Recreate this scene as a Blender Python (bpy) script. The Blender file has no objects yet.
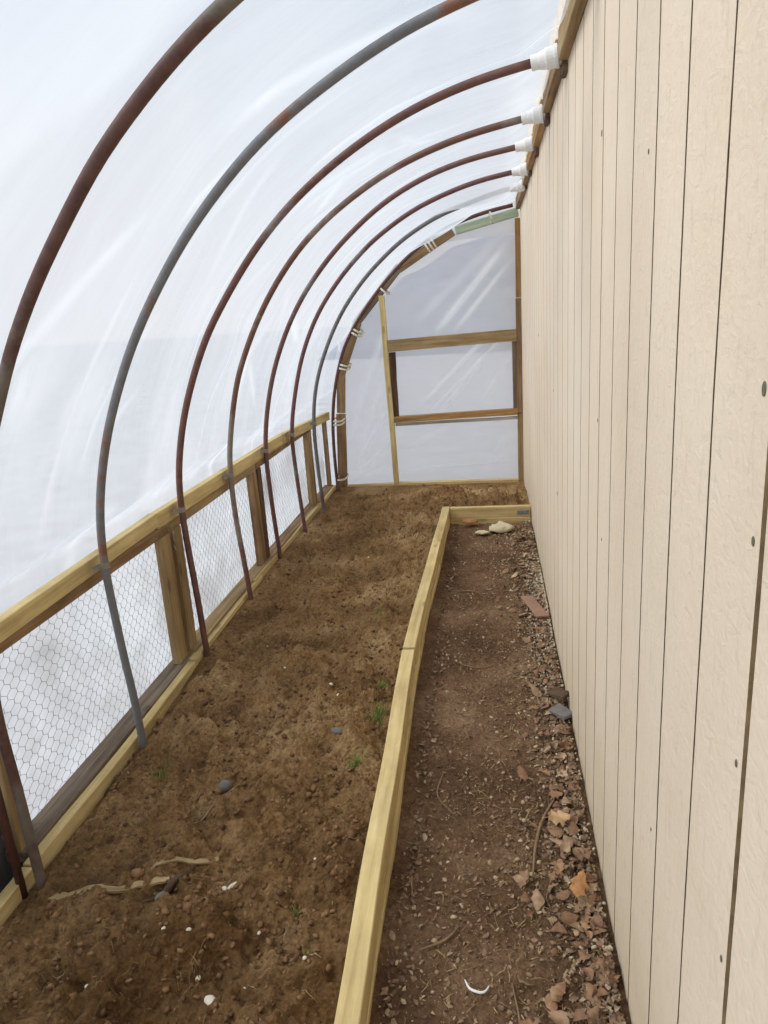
import bpy, bmesh, math, random
import numpy as np
from mathutils import Vector, Matrix, Euler

random.seed(7)
rng = np.random.default_rng(11)
scene = bpy.context.scene
COL = scene.collection

# ------------------------------------------------------------------ helpers
def link(o):
    COL.objects.link(o)
    return o

def tag(o, label=None, cat=None, group=None, kind=None):
    if label: o['label'] = label
    if cat: o['category'] = cat
    if group: o['group'] = group
    if kind: o['kind'] = kind
    return o

def empty(name, loc, label, cat, group=None):
    o = link(bpy.data.objects.new(name, None))
    o.location = loc
    o.empty_display_size = 0.1
    return tag(o, label, cat, group)

def put(name, me, mat, parent=None, M=None, smooth=False):
    """link a mesh as one object; M is its world matrix"""
    if mat is not None and not me.materials:
        for m in (mat if isinstance(mat, (list, tuple)) else [mat]):
            me.materials.append(m)
    if smooth:
        for p in me.polygons: p.use_smooth = True
    o = link(bpy.data.objects.new(name, me))
    M = M or Matrix.Identity(4)
    if parent is not None:
        o.parent = parent
        # parents are plain Empties or meshes: use their own chain of basis matrices
        W = Matrix.Identity(4); p = parent
        chain = []
        while p is not None:
            chain.append(p.matrix_basis.copy()); p = p.parent
        for m in reversed(chain): W = W @ m
        o.matrix_basis = W.inverted() @ M
    else:
        o.matrix_basis = M
    return o

def mesh_from(name, verts, faces, smooth=False, mats=None):
    me = bpy.data.meshes.new(name)
    me.from_pydata([tuple(map(float, v)) for v in verts], [], faces)
    if mats is not None:
        me.polygons.foreach_set('material_index', mats)
    if smooth:
        me.polygons.foreach_set('use_smooth', [True]*len(me.polygons))
    me.update()
    return me

def fast_mesh(name, verts, faces, smooth=False):
    """verts (N,3) array, faces (M,k) int array with the same k"""
    verts = np.asarray(verts, np.float32); faces = np.asarray(faces, np.int32)
    me = bpy.data.meshes.new(name)
    k = faces.shape[1]
    me.vertices.add(len(verts)); me.vertices.foreach_set('co', verts.ravel())
    me.loops.add(faces.size); me.loops.foreach_set('vertex_index', faces.ravel())
    me.polygons.add(len(faces))
    me.polygons.foreach_set('loop_start', np.arange(0, faces.size, k, dtype=np.int32))
    me.polygons.foreach_set('loop_total', np.full(len(faces), k, np.int32))
    if smooth: me.polygons.foreach_set('use_smooth', np.ones(len(faces), bool))
    me.update(calc_edges=True); me.validate()
    return me

def smoothstep(a, b, x):
    t = np.clip((x-a)/(b-a), 0, 1); return t*t*(3-2*t)

# value noise -------------------------------------------------------------
def _hash(ix, iy, seed):
    h = (ix.astype(np.int64)*374761393 + iy.astype(np.int64)*668265263 + seed*1442695041) & 0xffffffff
    h = ((h ^ (h >> 13))*1274126177) & 0xffffffff
    h = (h ^ (h >> 16)) & 0xffffffff
    return h/4294967295.0

def vnoise(x, y, seed=0):
    x = np.asarray(x, float); y = np.asarray(y, float)
    ix = np.floor(x); iy = np.floor(y); fx = x-ix; fy = y-iy
    u = fx*fx*(3-2*fx); v = fy*fy*(3-2*fy)
    a = _hash(ix, iy, seed); b = _hash(ix+1, iy, seed); c = _hash(ix, iy+1, seed); d = _hash(ix+1, iy+1, seed)
    return (a*(1-u)+b*u)*(1-v)+(c*(1-u)+d*u)*v

def fbm(x, y, octv=4, seed=0, gain=0.5):
    s = 0; a = 1; t = 0
    for i in range(octv):
        s = s + a*(vnoise(x*2**i+17.3*i, y*2**i-9.1*i, seed+i)-0.5); t += a; a *= gain
    return s/t

# ------------------------------------------------------------------ materials
def new_mat(name):
    m = bpy.data.materials.new(name); m.use_nodes = True
    nt = m.node_tree; nt.nodes.clear()
    return m, nt

def N(nt, typ, **kw):
    n = nt.nodes.new(typ)
    for k, v in kw.items():
        if k == 'inp':
            for kk, vv in v.items(): n.inputs[kk].default_value = vv
        else: setattr(n, k, v)
    return n

def ramp(nt, stops, interp='LINEAR'):
    r = nt.nodes.new('ShaderNodeValToRGB'); cr = r.color_ramp; cr.interpolation = interp
    while len(cr.elements) < len(stops): cr.elements.new(0.5)
    for e, (p, c) in zip(cr.elements, stops):
        e.position = p; e.color = (*c, 1) if len(c) == 3 else c
    return r

def srgb(r, g, b):
    f = lambda c: (c/255/12.92) if c/255 <= 0.04045 else ((c/255+0.055)/1.055)**2.4
    return (f(r), f(g), f(b))

def wood_mat(name, c1, c2, c3, knots=0.5, rough=0.8, bump=0.4, stain=0.3):
    """c1 light, c2 mid, c3 dark grain; grain runs along local X"""
    m, nt = new_mat(name); L = nt.links.new
    tc = N(nt, 'ShaderNodeTexCoord'); oi = N(nt, 'ShaderNodeObjectInfo')
    add = N(nt, 'ShaderNodeVectorMath', operation='ADD')
    mul = N(nt, 'ShaderNodeVectorMath', operation='SCALE'); mul.inputs[0].default_value = (7.1, 3.3, 5.7)
    L(oi.outputs['Random'], mul.inputs['Scale']); L(tc.outputs['Object'], add.inputs[0]); L(mul.outputs[0], add.inputs[1])
    mp = N(nt, 'ShaderNodeMapping'); mp.inputs['Scale'].default_value = (1.2, 26, 26)
    L(add.outputs[0], mp.inputs[0])
    n1 = N(nt, 'ShaderNodeTexNoise', inp={'Scale': 1.6, 'Detail': 6, 'Roughness': 0.6, 'Distortion': 0.4}); L(mp.outputs[0], n1.inputs['Vector'])
    mp2 = N(nt, 'ShaderNodeMapping'); mp2.inputs['Scale'].default_value = (2.2, 5, 5); L(add.outputs[0], mp2.inputs[0])
    n2 = N(nt, 'ShaderNodeTexNoise', inp={'Scale': 1.5, 'Detail': 5, 'Roughness': 0.65}); L(mp2.outputs[0], n2.inputs['Vector'])
    r1 = ramp(nt, [(0.28, c3), (0.5, c2), (0.68, c1)]); L(n1.outputs['Fac'], r1.inputs[0])
    r2 = ramp(nt, [(0.3, (1-stain,)*3), (0.62, (1.0, 1.0, 1.0))]); L(n2.outputs['Fac'], r2.inputs[0])
    mx = N(nt, 'ShaderNodeMix', data_type='RGBA', blend_type='MULTIPLY'); mx.inputs['Factor'].default_value = 1
    L(r1.outputs[0], mx.inputs[6]); L(r2.outputs[0], mx.inputs[7])
    mp3 = N(nt, 'ShaderNodeMapping'); mp3.inputs['Scale'].default_value = (3.1, 9, 9); L(add.outputs[0], mp3.inputs[0])
    vo = N(nt, 'ShaderNodeTexVoronoi', inp={'Scale': 1.0, 'Randomness': 1.0}); L(mp3.outputs[0], vo.inputs['Vector'])
    rk = ramp(nt, [(0.07, (1, 1, 1)), (0.14, (0, 0, 0))]); L(vo.outputs['Distance'], rk.inputs[0])
    km = N(nt, 'ShaderNodeMath', operation='MULTIPLY'); km.inputs[1].default_value = knots; L(rk.outputs[0], km.inputs[0])
    mk = N(nt, 'ShaderNodeMix', data_type='RGBA'); L(km.outputs[0], mk.inputs['Factor']); L(mx.outputs[2], mk.inputs[6])
    mk.inputs[7].default_value = (*[c*0.35 for c in c3], 1)
    b = N(nt, 'ShaderNodeBsdfPrincipled'); L(mk.outputs[2], b.inputs['Base Color']); b.inputs['Roughness'].default_value = rough
    b.inputs['Specular IOR Level'].default_value = 0.25
    bp = N(nt, 'ShaderNodeBump', inp={'Strength': bump, 'Distance': 0.002}); L(n1.outputs['Fac'], bp.inputs['Height']); L(bp.outputs[0], b.inputs['Normal'])
    o = N(nt, 'ShaderNodeOutputMaterial'); L(b.outputs[0], o.inputs[0])
    return m

def simple_mat(name, col, rough=0.6, metal=0.0, var=0.15, scale=30, bump=0.2, spec=0.4, dist=0.002):
    m, nt = new_mat(name); L = nt.links.new
    tc = N(nt, 'ShaderNodeTexCoord')
    n = N(nt, 'ShaderNodeTexNoise', inp={'Scale': scale, 'Detail': 5, 'Roughness': 0.6}); L(tc.outputs['Object'], n.inputs['Vector'])
    r = ramp(nt, [(0.3, tuple(c*(1-var) for c in col)), (0.7, tuple(min(1, c*(1+var)) for c in col))]); L(n.outputs['Fac'], r.inputs[0])
    b = N(nt, 'ShaderNodeBsdfPrincipled', inp={'Roughness': rough, 'Metallic': metal, 'Specular IOR Level': spec}); L(r.outputs[0], b.inputs['Base Color'])
    bp = N(nt, 'ShaderNodeBump', inp={'Strength': bump, 'Distance': dist}); L(n.outputs['Fac'], bp.inputs['Height']); L(bp.outputs[0], b.inputs['Normal'])
    o = N(nt, 'ShaderNodeOutputMaterial'); L(b.outputs[0], o.inputs[0])
    return m

def pipe_mat(name, thresh, grey, rust, rust2, scale=2.2):
    """galvanised pipe with rust patches; thresh low = more rust"""
    m, nt = new_mat(name); L = nt.links.new
    tc = N(nt, 'ShaderNodeTexCoord')
    n = N(nt, 'ShaderNodeTexNoise', inp={'Scale': scale, 'Detail': 7, 'Roughness': 0.62, 'Distortion': 0.3}); L(tc.outputs['Object'], n.inputs['Vector'])
    n2 = N(nt, 'ShaderNodeTexNoise', inp={'Scale': 28, 'Detail': 5, 'Roughness': 0.7}); L(tc.outputs['Object'], n2.inputs['Vector'])
    fac = ramp(nt, [(thresh-0.025, (0, 0, 0)), (thresh+0.035, (1, 1, 1))]); L(n.outputs['Fac'], fac.inputs[0])
    rr = ramp(nt, [(0.3, rust2), (0.7, rust)]); L(n2.outputs['Fac'], rr.inputs[0])
    rg = ramp(nt, [(0.3, tuple(c*0.72 for c in grey)), (0.7, grey)]); L(n2.outputs['Fac'], rg.inputs[0])
    mx = N(nt, 'ShaderNodeMix', data_type='RGBA'); L(fac.outputs[0], mx.inputs['Factor']); L(rg.outputs[0], mx.inputs[6]); L(rr.outputs[0], mx.inputs[7])
    b = N(nt, 'ShaderNodeBsdfPrincipled', inp={'Roughness': 0.6, 'Metallic': 0.15}); L(mx.outputs[2], b.inputs['Base Color'])
    bp = N(nt, 'ShaderNodeBump', inp={'Strength': 0.35, 'Distance': 0.0015}); L(n2.outputs['Fac'], bp.inputs['Height']); L(bp.outputs[0], b.inputs['Normal'])
    o = N(nt, 'ShaderNodeOutputMaterial'); L(b.outputs[0], o.inputs[0])
    return m

def film_mat(name, lo=0.35, hi=0.6, tint=(0.70, 0.725, 0.76), dirt=False, bump=0.5, rotz=(0.5, 0.35, 0.6), stretch=(0.7, 3.2, 0.7), scale=1.6, crease=(.75, .77, .80)):
    """thin milky film: part clear, part scattering; the share of each drifts in soft drawn-out wisps"""
    m, nt = new_mat(name); L = nt.links.new
    tc = N(nt, 'ShaderNodeTexCoord')
    mp = N(nt, 'ShaderNodeMapping'); mp.inputs['Rotation'].default_value = rotz; mp.inputs['Scale'].default_value = stretch
    L(tc.outputs['Object'], mp.inputs[0])
    n = N(nt, 'ShaderNodeTexNoise', inp={'Scale': scale, 'Detail': 5, 'Roughness': 0.5, 'Distortion': 0.5}); L(mp.outputs[0], n.inputs['Vector'])
    r = ramp(nt, [(0.32, (hi,)*3), (0.68, (lo,)*3)]); L(n.outputs['Fac'], r.inputs[0])
    bp = N(nt, 'ShaderNodeBump', inp={'Strength': bump, 'Distance': 0.02}); L(n.outputs['Fac'], bp.inputs['Height'])
    tl = N(nt, 'ShaderNodeBsdfTranslucent', inp={'Color': (*tint, 1)}); L(bp.outputs[0], tl.inputs['Normal'])
    df = N(nt, 'ShaderNodeBsdfDiffuse', inp={'Color': (*tint, 1)}); L(bp.outputs[0], df.inputs['Normal'])
    tp = N(nt, 'ShaderNodeBsdfTransparent', inp={'Color': (0.97, 0.98, 1, 1)})
    gl = N(nt, 'ShaderNodeBsdfGlossy', inp={'Roughness': 0.22}); L(bp.outputs[0], gl.inputs['Normal'])
    m0 = N(nt, 'ShaderNodeMixShader', inp={0: 0.2}); L(tl.outputs[0], m0.inputs[1]); L(df.outputs[0], m0.inputs[2])
    at = N(nt, 'ShaderNodeAttribute', attribute_name='crease')
    cs = N(nt, 'ShaderNodeMath', operation='MULTIPLY_ADD', inp={1: -0.9, 2: 1.0}, use_clamp=True); L(at.outputs['Fac'], cs.inputs[0])
    cf = N(nt, 'ShaderNodeMath', operation='MULTIPLY', use_clamp=True); L(r.outputs[0], cf.inputs[0]); L(cs.outputs[0], cf.inputs[1])
    ct = N(nt, 'ShaderNodeMix', data_type='RGBA'); L(at.outputs['Fac'], ct.inputs['Factor']); ct.inputs[6].default_value = (*tint, 1); ct.inputs[7].default_value = (*crease, 1)
    L(ct.outputs[2], tl.inputs['Color']); L(ct.outputs[2], df.inputs['Color'])
    fac = cf.outputs[0]
    if dirt:
        geo = N(nt, 'ShaderNodeNewGeometry'); sp = N(nt, 'ShaderNodeSeparateXYZ'); L(geo.outputs['Position'], sp.inputs[0])
        zm = N(nt, 'ShaderNodeMapRange', inp={1: 0.72, 2: 0.50, 3: 0.0, 4: 1.0}); L(sp.outputs['Z'], zm.inputs[0])
        dn = N(nt, 'ShaderNodeTexNoise', inp={'Scale': 2.0, 'Detail': 4, 'Roughness': 0.55}); L(tc.outputs['Object'], dn.inputs['Vector'])
        dr = ramp(nt, [(0.46, (0, 0, 0)), (0.74, (0.6, 0.6, 0.6))]); L(dn.outputs['Fac'], dr.inputs[0])
        dm = N(nt, 'ShaderNodeMath', operation='MULTIPLY'); L(zm.outputs[0], dm.inputs[0]); L(dr.outputs[0], dm.inputs[1])
        cm = N(nt, 'ShaderNodeMix', data_type='RGBA'); L(dm.outputs[0], cm.inputs['Factor']); L(ct.outputs[2], cm.inputs[6]); cm.inputs[7].default_value = (*srgb(112, 98, 78), 1)
        L(cm.outputs[2], tl.inputs['Color']); L(cm.outputs[2], df.inputs['Color'])
        cm2 = N(nt, 'ShaderNodeMath', operation='MULTIPLY_ADD', inp={1: -0.75, 2: 1.0}); L(zm.outputs[0], cm2.inputs[0])
        f2 = N(nt, 'ShaderNodeMath', operation='MULTIPLY'); L(cf.outputs[0], f2.inputs[0]); L(cm2.outputs[0], f2.inputs[1]); fac = f2.outputs[0]
    m1 = N(nt, 'ShaderNodeMixShader'); L(fac, m1.inputs[0]); L(m0.outputs[0], m1.inputs[1]); L(tp.outputs[0], m1.inputs[2])
    m2 = N(nt, 'ShaderNodeMixShader', inp={0: 0.04}); L(m1.outputs[0], m2.inputs[1]); L(gl.outputs[0], m2.inputs[2])
    o = N(nt, 'ShaderNodeOutputMaterial'); L(m2.outputs[0], o.inputs[0])
    return m

def soil_mat(name, cols, dry, dark_patch=False):
    m, nt = new_mat(name); L = nt.links.new
    geo = N(nt, 'ShaderNodeNewGeometry')
    n1 = N(nt, 'ShaderNodeTexNoise', inp={'Scale': 2.6, 'Detail': 8, 'Roughness': 0.62}); L(geo.outputs['Position'], n1.inputs['Vector'])
    n2 = N(nt, 'ShaderNodeTexNoise', inp={'Scale': 55, 'Detail': 7, 'Roughness': 0.7}); L(geo.outputs['Position'], n2.inputs['Vector'])
    n3 = N(nt, 'ShaderNodeTexVoronoi', inp={'Scale': 70}); L(geo.outputs['Position'], n3.inputs['Vector'])
    r1 = ramp(nt, [(0.3, cols[0]), (0.5, cols[1]), (0.68, cols[2])]); L(n1.outputs['Fac'], r1.inputs[0])
    r2 = ramp(nt, [(0.3, (0.55, 0.52, 0.5)), (0.55, (1, 1, 1)), (0.75, (1.3, 1.28, 1.25))]); L(n2.outputs['Fac'], r2.inputs[0])
    mx = N(nt, 'ShaderNodeMix', data_type='RGBA', blend_type='MULTIPLY'); mx.inputs['Factor'].default_value = 1; L(r1.outputs[0], mx.inputs[6]); L(r2.outputs[0], mx.inputs[7])
    # sparse pale grit
    n4 = N(nt, 'ShaderNodeTexVoronoi', inp={'Scale': 95, 'Randomness': 1}); L(geo.outputs['Position'], n4.inputs['Vector'])
    r4 = ramp(nt, [(0.10, (1, 1, 1)), (0.16, (0, 0, 0))]); L(n4.outputs['Distance'], r4.inputs[0])
    wn = N(nt, 'ShaderNodeSeparateColor'); L(n4.outputs['Color'], wn.inputs[0])
    gt = N(nt, 'ShaderNodeMath', operation='GREATER_THAN'); gt.inputs[1].default_value = 1-dry; L(wn.outputs[0], gt.inputs[0])
    gm = N(nt, 'ShaderNodeMath', operation='MULTIPLY'); L(gt.outputs[0], gm.inputs[0]); L(r4.outputs[0], gm.inputs[1])
    mg = N(nt, 'ShaderNodeMix', data_type='RGBA'); L(gm.outputs[0], mg.inputs['Factor']); L(mx.outputs[2], mg.inputs[6]); mg.inputs[7].default_value = (*srgb(200, 182, 152), 1)
    src = mg.outputs[2]
    if dark_patch:      # soil colour darkens round the dug hollow, with a noisy edge
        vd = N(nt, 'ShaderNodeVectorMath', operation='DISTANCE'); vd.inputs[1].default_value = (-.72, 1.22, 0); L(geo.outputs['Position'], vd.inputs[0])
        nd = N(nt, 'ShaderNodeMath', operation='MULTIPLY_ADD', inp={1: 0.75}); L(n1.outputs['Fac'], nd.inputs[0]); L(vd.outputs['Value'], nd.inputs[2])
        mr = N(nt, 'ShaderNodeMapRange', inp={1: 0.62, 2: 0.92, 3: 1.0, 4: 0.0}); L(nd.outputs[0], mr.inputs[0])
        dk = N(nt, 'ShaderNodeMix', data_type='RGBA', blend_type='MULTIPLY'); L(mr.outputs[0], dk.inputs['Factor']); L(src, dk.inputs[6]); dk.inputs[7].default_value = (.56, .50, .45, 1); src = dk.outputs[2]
    b = N(nt, 'ShaderNodeBsdfPrincipled', inp={'Roughness': 0.95, 'Specular IOR Level': 0.1}); L(src, b.inputs['Base Color'])
    ad = N(nt, 'ShaderNodeMath', operation='MULTIPLY_ADD', inp={1: 0.5}); L(n3.outputs['Distance'], ad.inputs[0]); L(n2.outputs['Fac'], ad.inputs[2])
    bp = N(nt, 'ShaderNodeBump', inp={'Strength': 1.0, 'Distance': 0.02}); L(ad.outputs[0], bp.inputs['Height']); L(bp.outputs[0], b.inputs['Normal'])
    o = N(nt, 'ShaderNodeOutputMaterial'); L(b.outputs[0], o.inputs[0])
    return m

def siding_mat():
    m, nt = new_mat('painted_siding'); L = nt.links.new
    geo = N(nt, 'ShaderNodeNewGeometry')
    mp = N(nt, 'ShaderNodeMapping'); mp.inputs['Scale'].default_value = (1, 60, 14); mp.inputs['Rotation'].default_value = (0.12, 0, 0); L(geo.outputs['Position'], mp.inputs[0])
    n1 = N(nt, 'ShaderNodeTexNoise', inp={'Scale': 1.0, 'Detail': 5, 'Roughness': 0.6, 'Distortion': 0.6}); L(mp.outputs[0], n1.inputs['Vector'])
    mp2 = N(nt, 'ShaderNodeMapping'); mp2.inputs['Scale'].default_value = (1, 30, 45); mp2.inputs['Rotation'].default_value = (0.6, 0, 0); L(geo.outputs['Position'], mp2.inputs[0])
    n2 = N(nt, 'ShaderNodeTexNoise', inp={'Scale': 1.0, 'Detail': 4, 'Roughness': 0.6, 'Distortion': 1.0}); L(mp2.outputs[0], n2.inputs['Vector'])
    n3 = N(nt, 'ShaderNodeTexNoise', inp={'Scale': 1.8, 'Detail': 4}); L(geo.outputs['Position'], n3.inputs['Vector'])
    c = ramp(nt, [(0.25, srgb(225, 206, 180)), (0.5, srgb(231, 214, 190)), (0.75, srgb(235, 220, 198))]); L(n3.outputs['Fac'], c.inputs[0])
    f = ramp(nt, [(0.25, (0.88, 0.87, 0.85)), (0.45, (1, 1, 1)), (0.8, (1.0, 1.0, 1.0))]); L(n1.outputs['Fac'], f.inputs[0])
    mx = N(nt, 'ShaderNodeMix', data_type='RGBA', blend_type='MULTIPLY'); mx.inputs['Factor'].default_value = 1; L(c.outputs[0], mx.inputs[6]); L(f.outputs[0], mx.inputs[7])
    # splashed algae at the foot of the wall
    sp = N(nt, 'ShaderNodeSeparateXYZ'); L(geo.outputs['Position'], sp.inputs[0])
    zr = N(nt, 'ShaderNodeMapRange', inp={1: 0.55, 2: 0.0, 3: 0.0, 4: 0.55}); L(sp.outputs['Z'], zr.inputs[0])
    nz = N(nt, 'ShaderNodeTexNoise', inp={'Scale': 6, 'Detail': 6, 'Roughness': 0.7}); L(geo.outputs['Position'], nz.inputs['Vector'])
    am = N(nt, 'ShaderNodeMath', operation='MULTIPLY'); L(zr.outputs[0], am.inputs[0]); L(nz.outputs['Fac'], am.inputs[1])
    ma = N(nt, 'ShaderNodeMix', data_type='RGBA'); L(am.outputs[0], ma.inputs['Factor']); L(mx.outputs[2], ma.inputs[6]); ma.inputs[7].default_value = (*srgb(160, 146, 104), 1)
    b = N(nt, 'ShaderNodeBsdfPrincipled', inp={'Roughness': 0.75, 'Specular IOR Level': 0.25}); L(ma.outputs[2], b.inputs['Base Color'])
    ad = N(nt, 'ShaderNodeMath', operation='ADD'); L(n1.outputs['Fac'], ad.inputs[0]); L(n2.outputs['Fac'], ad.inputs[1])
    bp = N(nt, 'ShaderNodeBump', inp={'Strength': 0.55, 'Distance': 0.004}); L(ad.outputs[0], bp.inputs['Height']); L(bp.outputs[0], b.inputs['Normal'])
    o = N(nt, 'ShaderNodeOutputMaterial'); L(b.outputs[0], o.inputs[0])
    return m

def leaf_mat(name, a, b_, c):
    m, nt = new_mat(name); L = nt.links.new
    oi = N(nt, 'ShaderNodeObjectInfo'); geo = N(nt, 'ShaderNodeNewGeometry')
    ad = N(nt, 'ShaderNodeMath', operation='ADD'); L(oi.outputs['Random'], ad.inputs[0]); L(geo.outputs['Random Per Island'], ad.inputs[1])
    fr = N(nt, 'ShaderNodeMath', operation='FRACT'); L(ad.outputs[0], fr.inputs[0])
    r = ramp(nt, [(0.0, a), (0.5, b_), (1.0, c)]); L(fr.outputs[0], r.inputs[0])
    n = N(nt, 'ShaderNodeTexNoise', inp={'Scale': 60, 'Detail': 4}); L(geo.outputs['Position'], n.inputs['Vector'])
    f = ramp(nt, [(0.3, (0.65, 0.62, 0.6)), (0.6, (1, 1, 1))]); L(n.outputs['Fac'], f.inputs[0])
    mx = N(nt, 'ShaderNodeMix', data_type='RGBA', blend_type='MULTIPLY'); mx.inputs['Factor'].default_value = 1; L(r.outputs[0], mx.inputs[6]); L(f.outputs[0], mx.inputs[7])
    b = N(nt, 'ShaderNodeBsdfPrincipled', inp={'Roughness': 0.7, 'Specular IOR Level': 0.3}); L(mx.outputs[2], b.inputs['Base Color'])
    o = N(nt, 'ShaderNodeOutputMaterial'); L(b.outputs[0], o.inputs[0])
    return m

YELLOW = wood_mat('fresh_pine', srgb(230, 208, 152), srgb(216, 192, 136), srgb(190, 162, 110), 0.5)
TAN = wood_mat('tan_pine', srgb(186, 162, 120), srgb(166, 140, 100), srgb(136, 110, 76), 0.6)
BROWN = wood_mat('aged_brown_wood', srgb(176, 146, 110), srgb(152, 122, 90), srgb(116, 90, 64), 0.7, stain=0.45)
ORANGE = wood_mat('orange_brown_wood', srgb(196, 156, 104), srgb(172, 132, 84), srgb(132, 96, 58), 0.6, stain=0.4)
DARK = wood_mat('dark_stained_wood', srgb(124, 98, 74), srgb(100, 76, 58), srgb(70, 52, 40), 0.4)
GREYW = wood_mat('grey_weathered_wood', srgb(158, 142, 124), srgb(130, 114, 98), srgb(92, 78, 66), 0.6, bump=0.6)
GREENW = wood_mat('green_painted_board', srgb(196, 196, 168), srgb(168, 188, 164), srgb(170, 150, 114), 0.3, stain=0.2)
WHITEW = wood_mat('white_flaking_board', srgb(222, 218, 208), srgb(208, 202, 190), srgb(150, 136, 116), 0.1)
SIDING = siding_mat()
GROOVE = simple_mat('bare_groove_wood', srgb(112, 94, 74), 0.95, var=0.35, scale=40, spec=0.1)
JOINT = simple_mat('panel_joint_wood', srgb(150, 130, 100), 0.95, var=0.3, scale=30, spec=0.1)
NAIL = simple_mat('tarnished_nail', srgb(110, 104, 84), 0.8, 0.0, scale=200)
PVC = simple_mat('white_pvc', srgb(238, 238, 236), 0.45, var=0.05)
TAPE = simple_mat('pale_binding_tape', srgb(222, 218, 200), 0.6, var=0.1)
GALV = simple_mat('galvanised_strap', srgb(150, 144, 134), 0.5, 0.4, var=0.2)
WIRE = simple_mat('dull_chicken_wire', srgb(150, 150, 150), 0.5, 0.2)
FILM = film_mat('poly_film', .46, .70, dirt=True)
FILM_END = film_mat('poly_film_end', .30, .42, (.81, .775, .755), rotz=(0, .85, 0), stretch=(.6, 1, 3.0), scale=1.5, bump=.3, crease=(.97, .96, .95))
FILM_FLAP = film_mat('poly_film_flap', .15, .25, (.9, .9, .92))
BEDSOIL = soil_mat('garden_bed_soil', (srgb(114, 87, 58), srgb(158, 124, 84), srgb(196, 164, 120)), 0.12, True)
PATHSOIL = soil_mat('trodden_path_soil', (srgb(96, 72, 54), srgb(126, 98, 74), srgb(160, 132, 102)), 0.35)
CLOD = leaf_mat('soil_crumbs_mat', srgb(96, 68, 44), srgb(130, 96, 64), srgb(152, 116, 80))
CHIP = leaf_mat('pale_chips_mat', srgb(204, 186, 154), srgb(170, 146, 114), srgb(136, 110, 82))
STRAW = leaf_mat('straw_mat', srgb(190, 164, 120), srgb(150, 122, 86), srgb(112, 86, 60))
LEAF = leaf_mat('dead_leaf_mat', srgb(168, 132, 98), srgb(132, 98, 74), srgb(196, 168, 134))
LITTER = leaf_mat('leaf_litter_mat', srgb(156, 126, 98), srgb(116, 90, 70), srgb(188, 164, 134))
STONE = simple_mat('white_stone', srgb(222, 212, 190), 0.8, var=0.12, scale=40)
GSTONE = simple_mat('grey_stone', srgb(112, 108, 102), 0.8, var=0.2, scale=40)
BRICK = simple_mat('terracotta_tile', srgb(156, 120, 100), 0.9, var=0.15, scale=60)
PAPER = simple_mat('crumpled_paper', srgb(206, 194, 160), 0.8, var=0.12, scale=25)
GRASS = leaf_mat('fresh_grass', srgb(140, 156, 76), srgb(112, 132, 60), srgb(170, 176, 104))
BURIED = wood_mat('splintered_old_pine', srgb(198, 172, 128), srgb(176, 150, 108), srgb(128, 102, 70), .3, bump=.6)
BARK = simple_mat('dark_bark', srgb(86, 68, 52), 0.95, var=0.35, scale=60, bump=0.6)
TWIG = simple_mat('dry_twig', srgb(136, 110, 82), 0.9, var=0.25, scale=60)

# ------------------------------------------------------------------ lumber
def lumber_mesh(L, w, h, bev=0.0025, wob=0.0015, rag=0.0):
    """box: length along +X from 0 to L, w along Y, h along Z, centred; eased edges"""
    n = max(2, int(L/0.12))
    b = bev
    ring = [(-w/2+b, -h/2), (w/2-b, -h/2), (w/2, -h/2+b), (w/2, h/2-b), (w/2-b, h/2), (-w/2+b, h/2), (-w/2, h/2-b), (-w/2, -h/2+b)]
    verts = []; faces = []
    s1, s2 = random.uniform(0, 50), random.uniform(0, 50)
    xs = [0] + [b] + [L*i/n for i in range(1, n)] + [L-b, L]
    for k, x in enumerate(xs):
        dy = wob*2*(float(vnoise(x*2.1+s1, 3.3))-0.5)*2; dz = wob*2*(float(vnoise(x*1.9+s2, 7.7))-0.5)*2
        sc = (1-2*b/w, 1-2*b/h) if k in (0, len(xs)-1) else (1, 1)
        for (y, z) in ring:
            r = rag*(random.random()-0.5) if rag else 0
            verts.append((x, y*sc[0]+dy+r, z*sc[1]+dz+r))
    m = len(ring)
    for k in range(len(xs)-1):
        for i in range(m):
            a = k*m+i; c = k*m+(i+1) % m
            faces.append((a, c, c+m, a+m))
    faces.append(tuple(reversed(range(m)))); faces.append(tuple(range((len(xs)-1)*m, len(xs)*m)))
    return mesh_from('lumber', verts, [tuple(reversed(f)) for f in faces])

def lumber(name, a, b, w, h, mat, parent=None, up=(0, 0, 1), rag=0.0, wob=0.0015):
    """board between centre-line points a and b; h measured along up, w across"""
    a = Vector(a); b = Vector(b); d = (b-a); L = d.length; x = d.normalized()
    u = Vector(up); z = (u - x*u.dot(x)).normalized(); y = z.cross(x)
    M = Matrix(((x.x, y.x, z.x, a.x), (x.y, y.y, z.y, a.y), (x.z, y.z, z.z, a.z), (0, 0, 0, 1)))
    return put(name, lumber_mesh(L, w, h, rag=rag, wob=wob), mat, parent, M)

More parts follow.
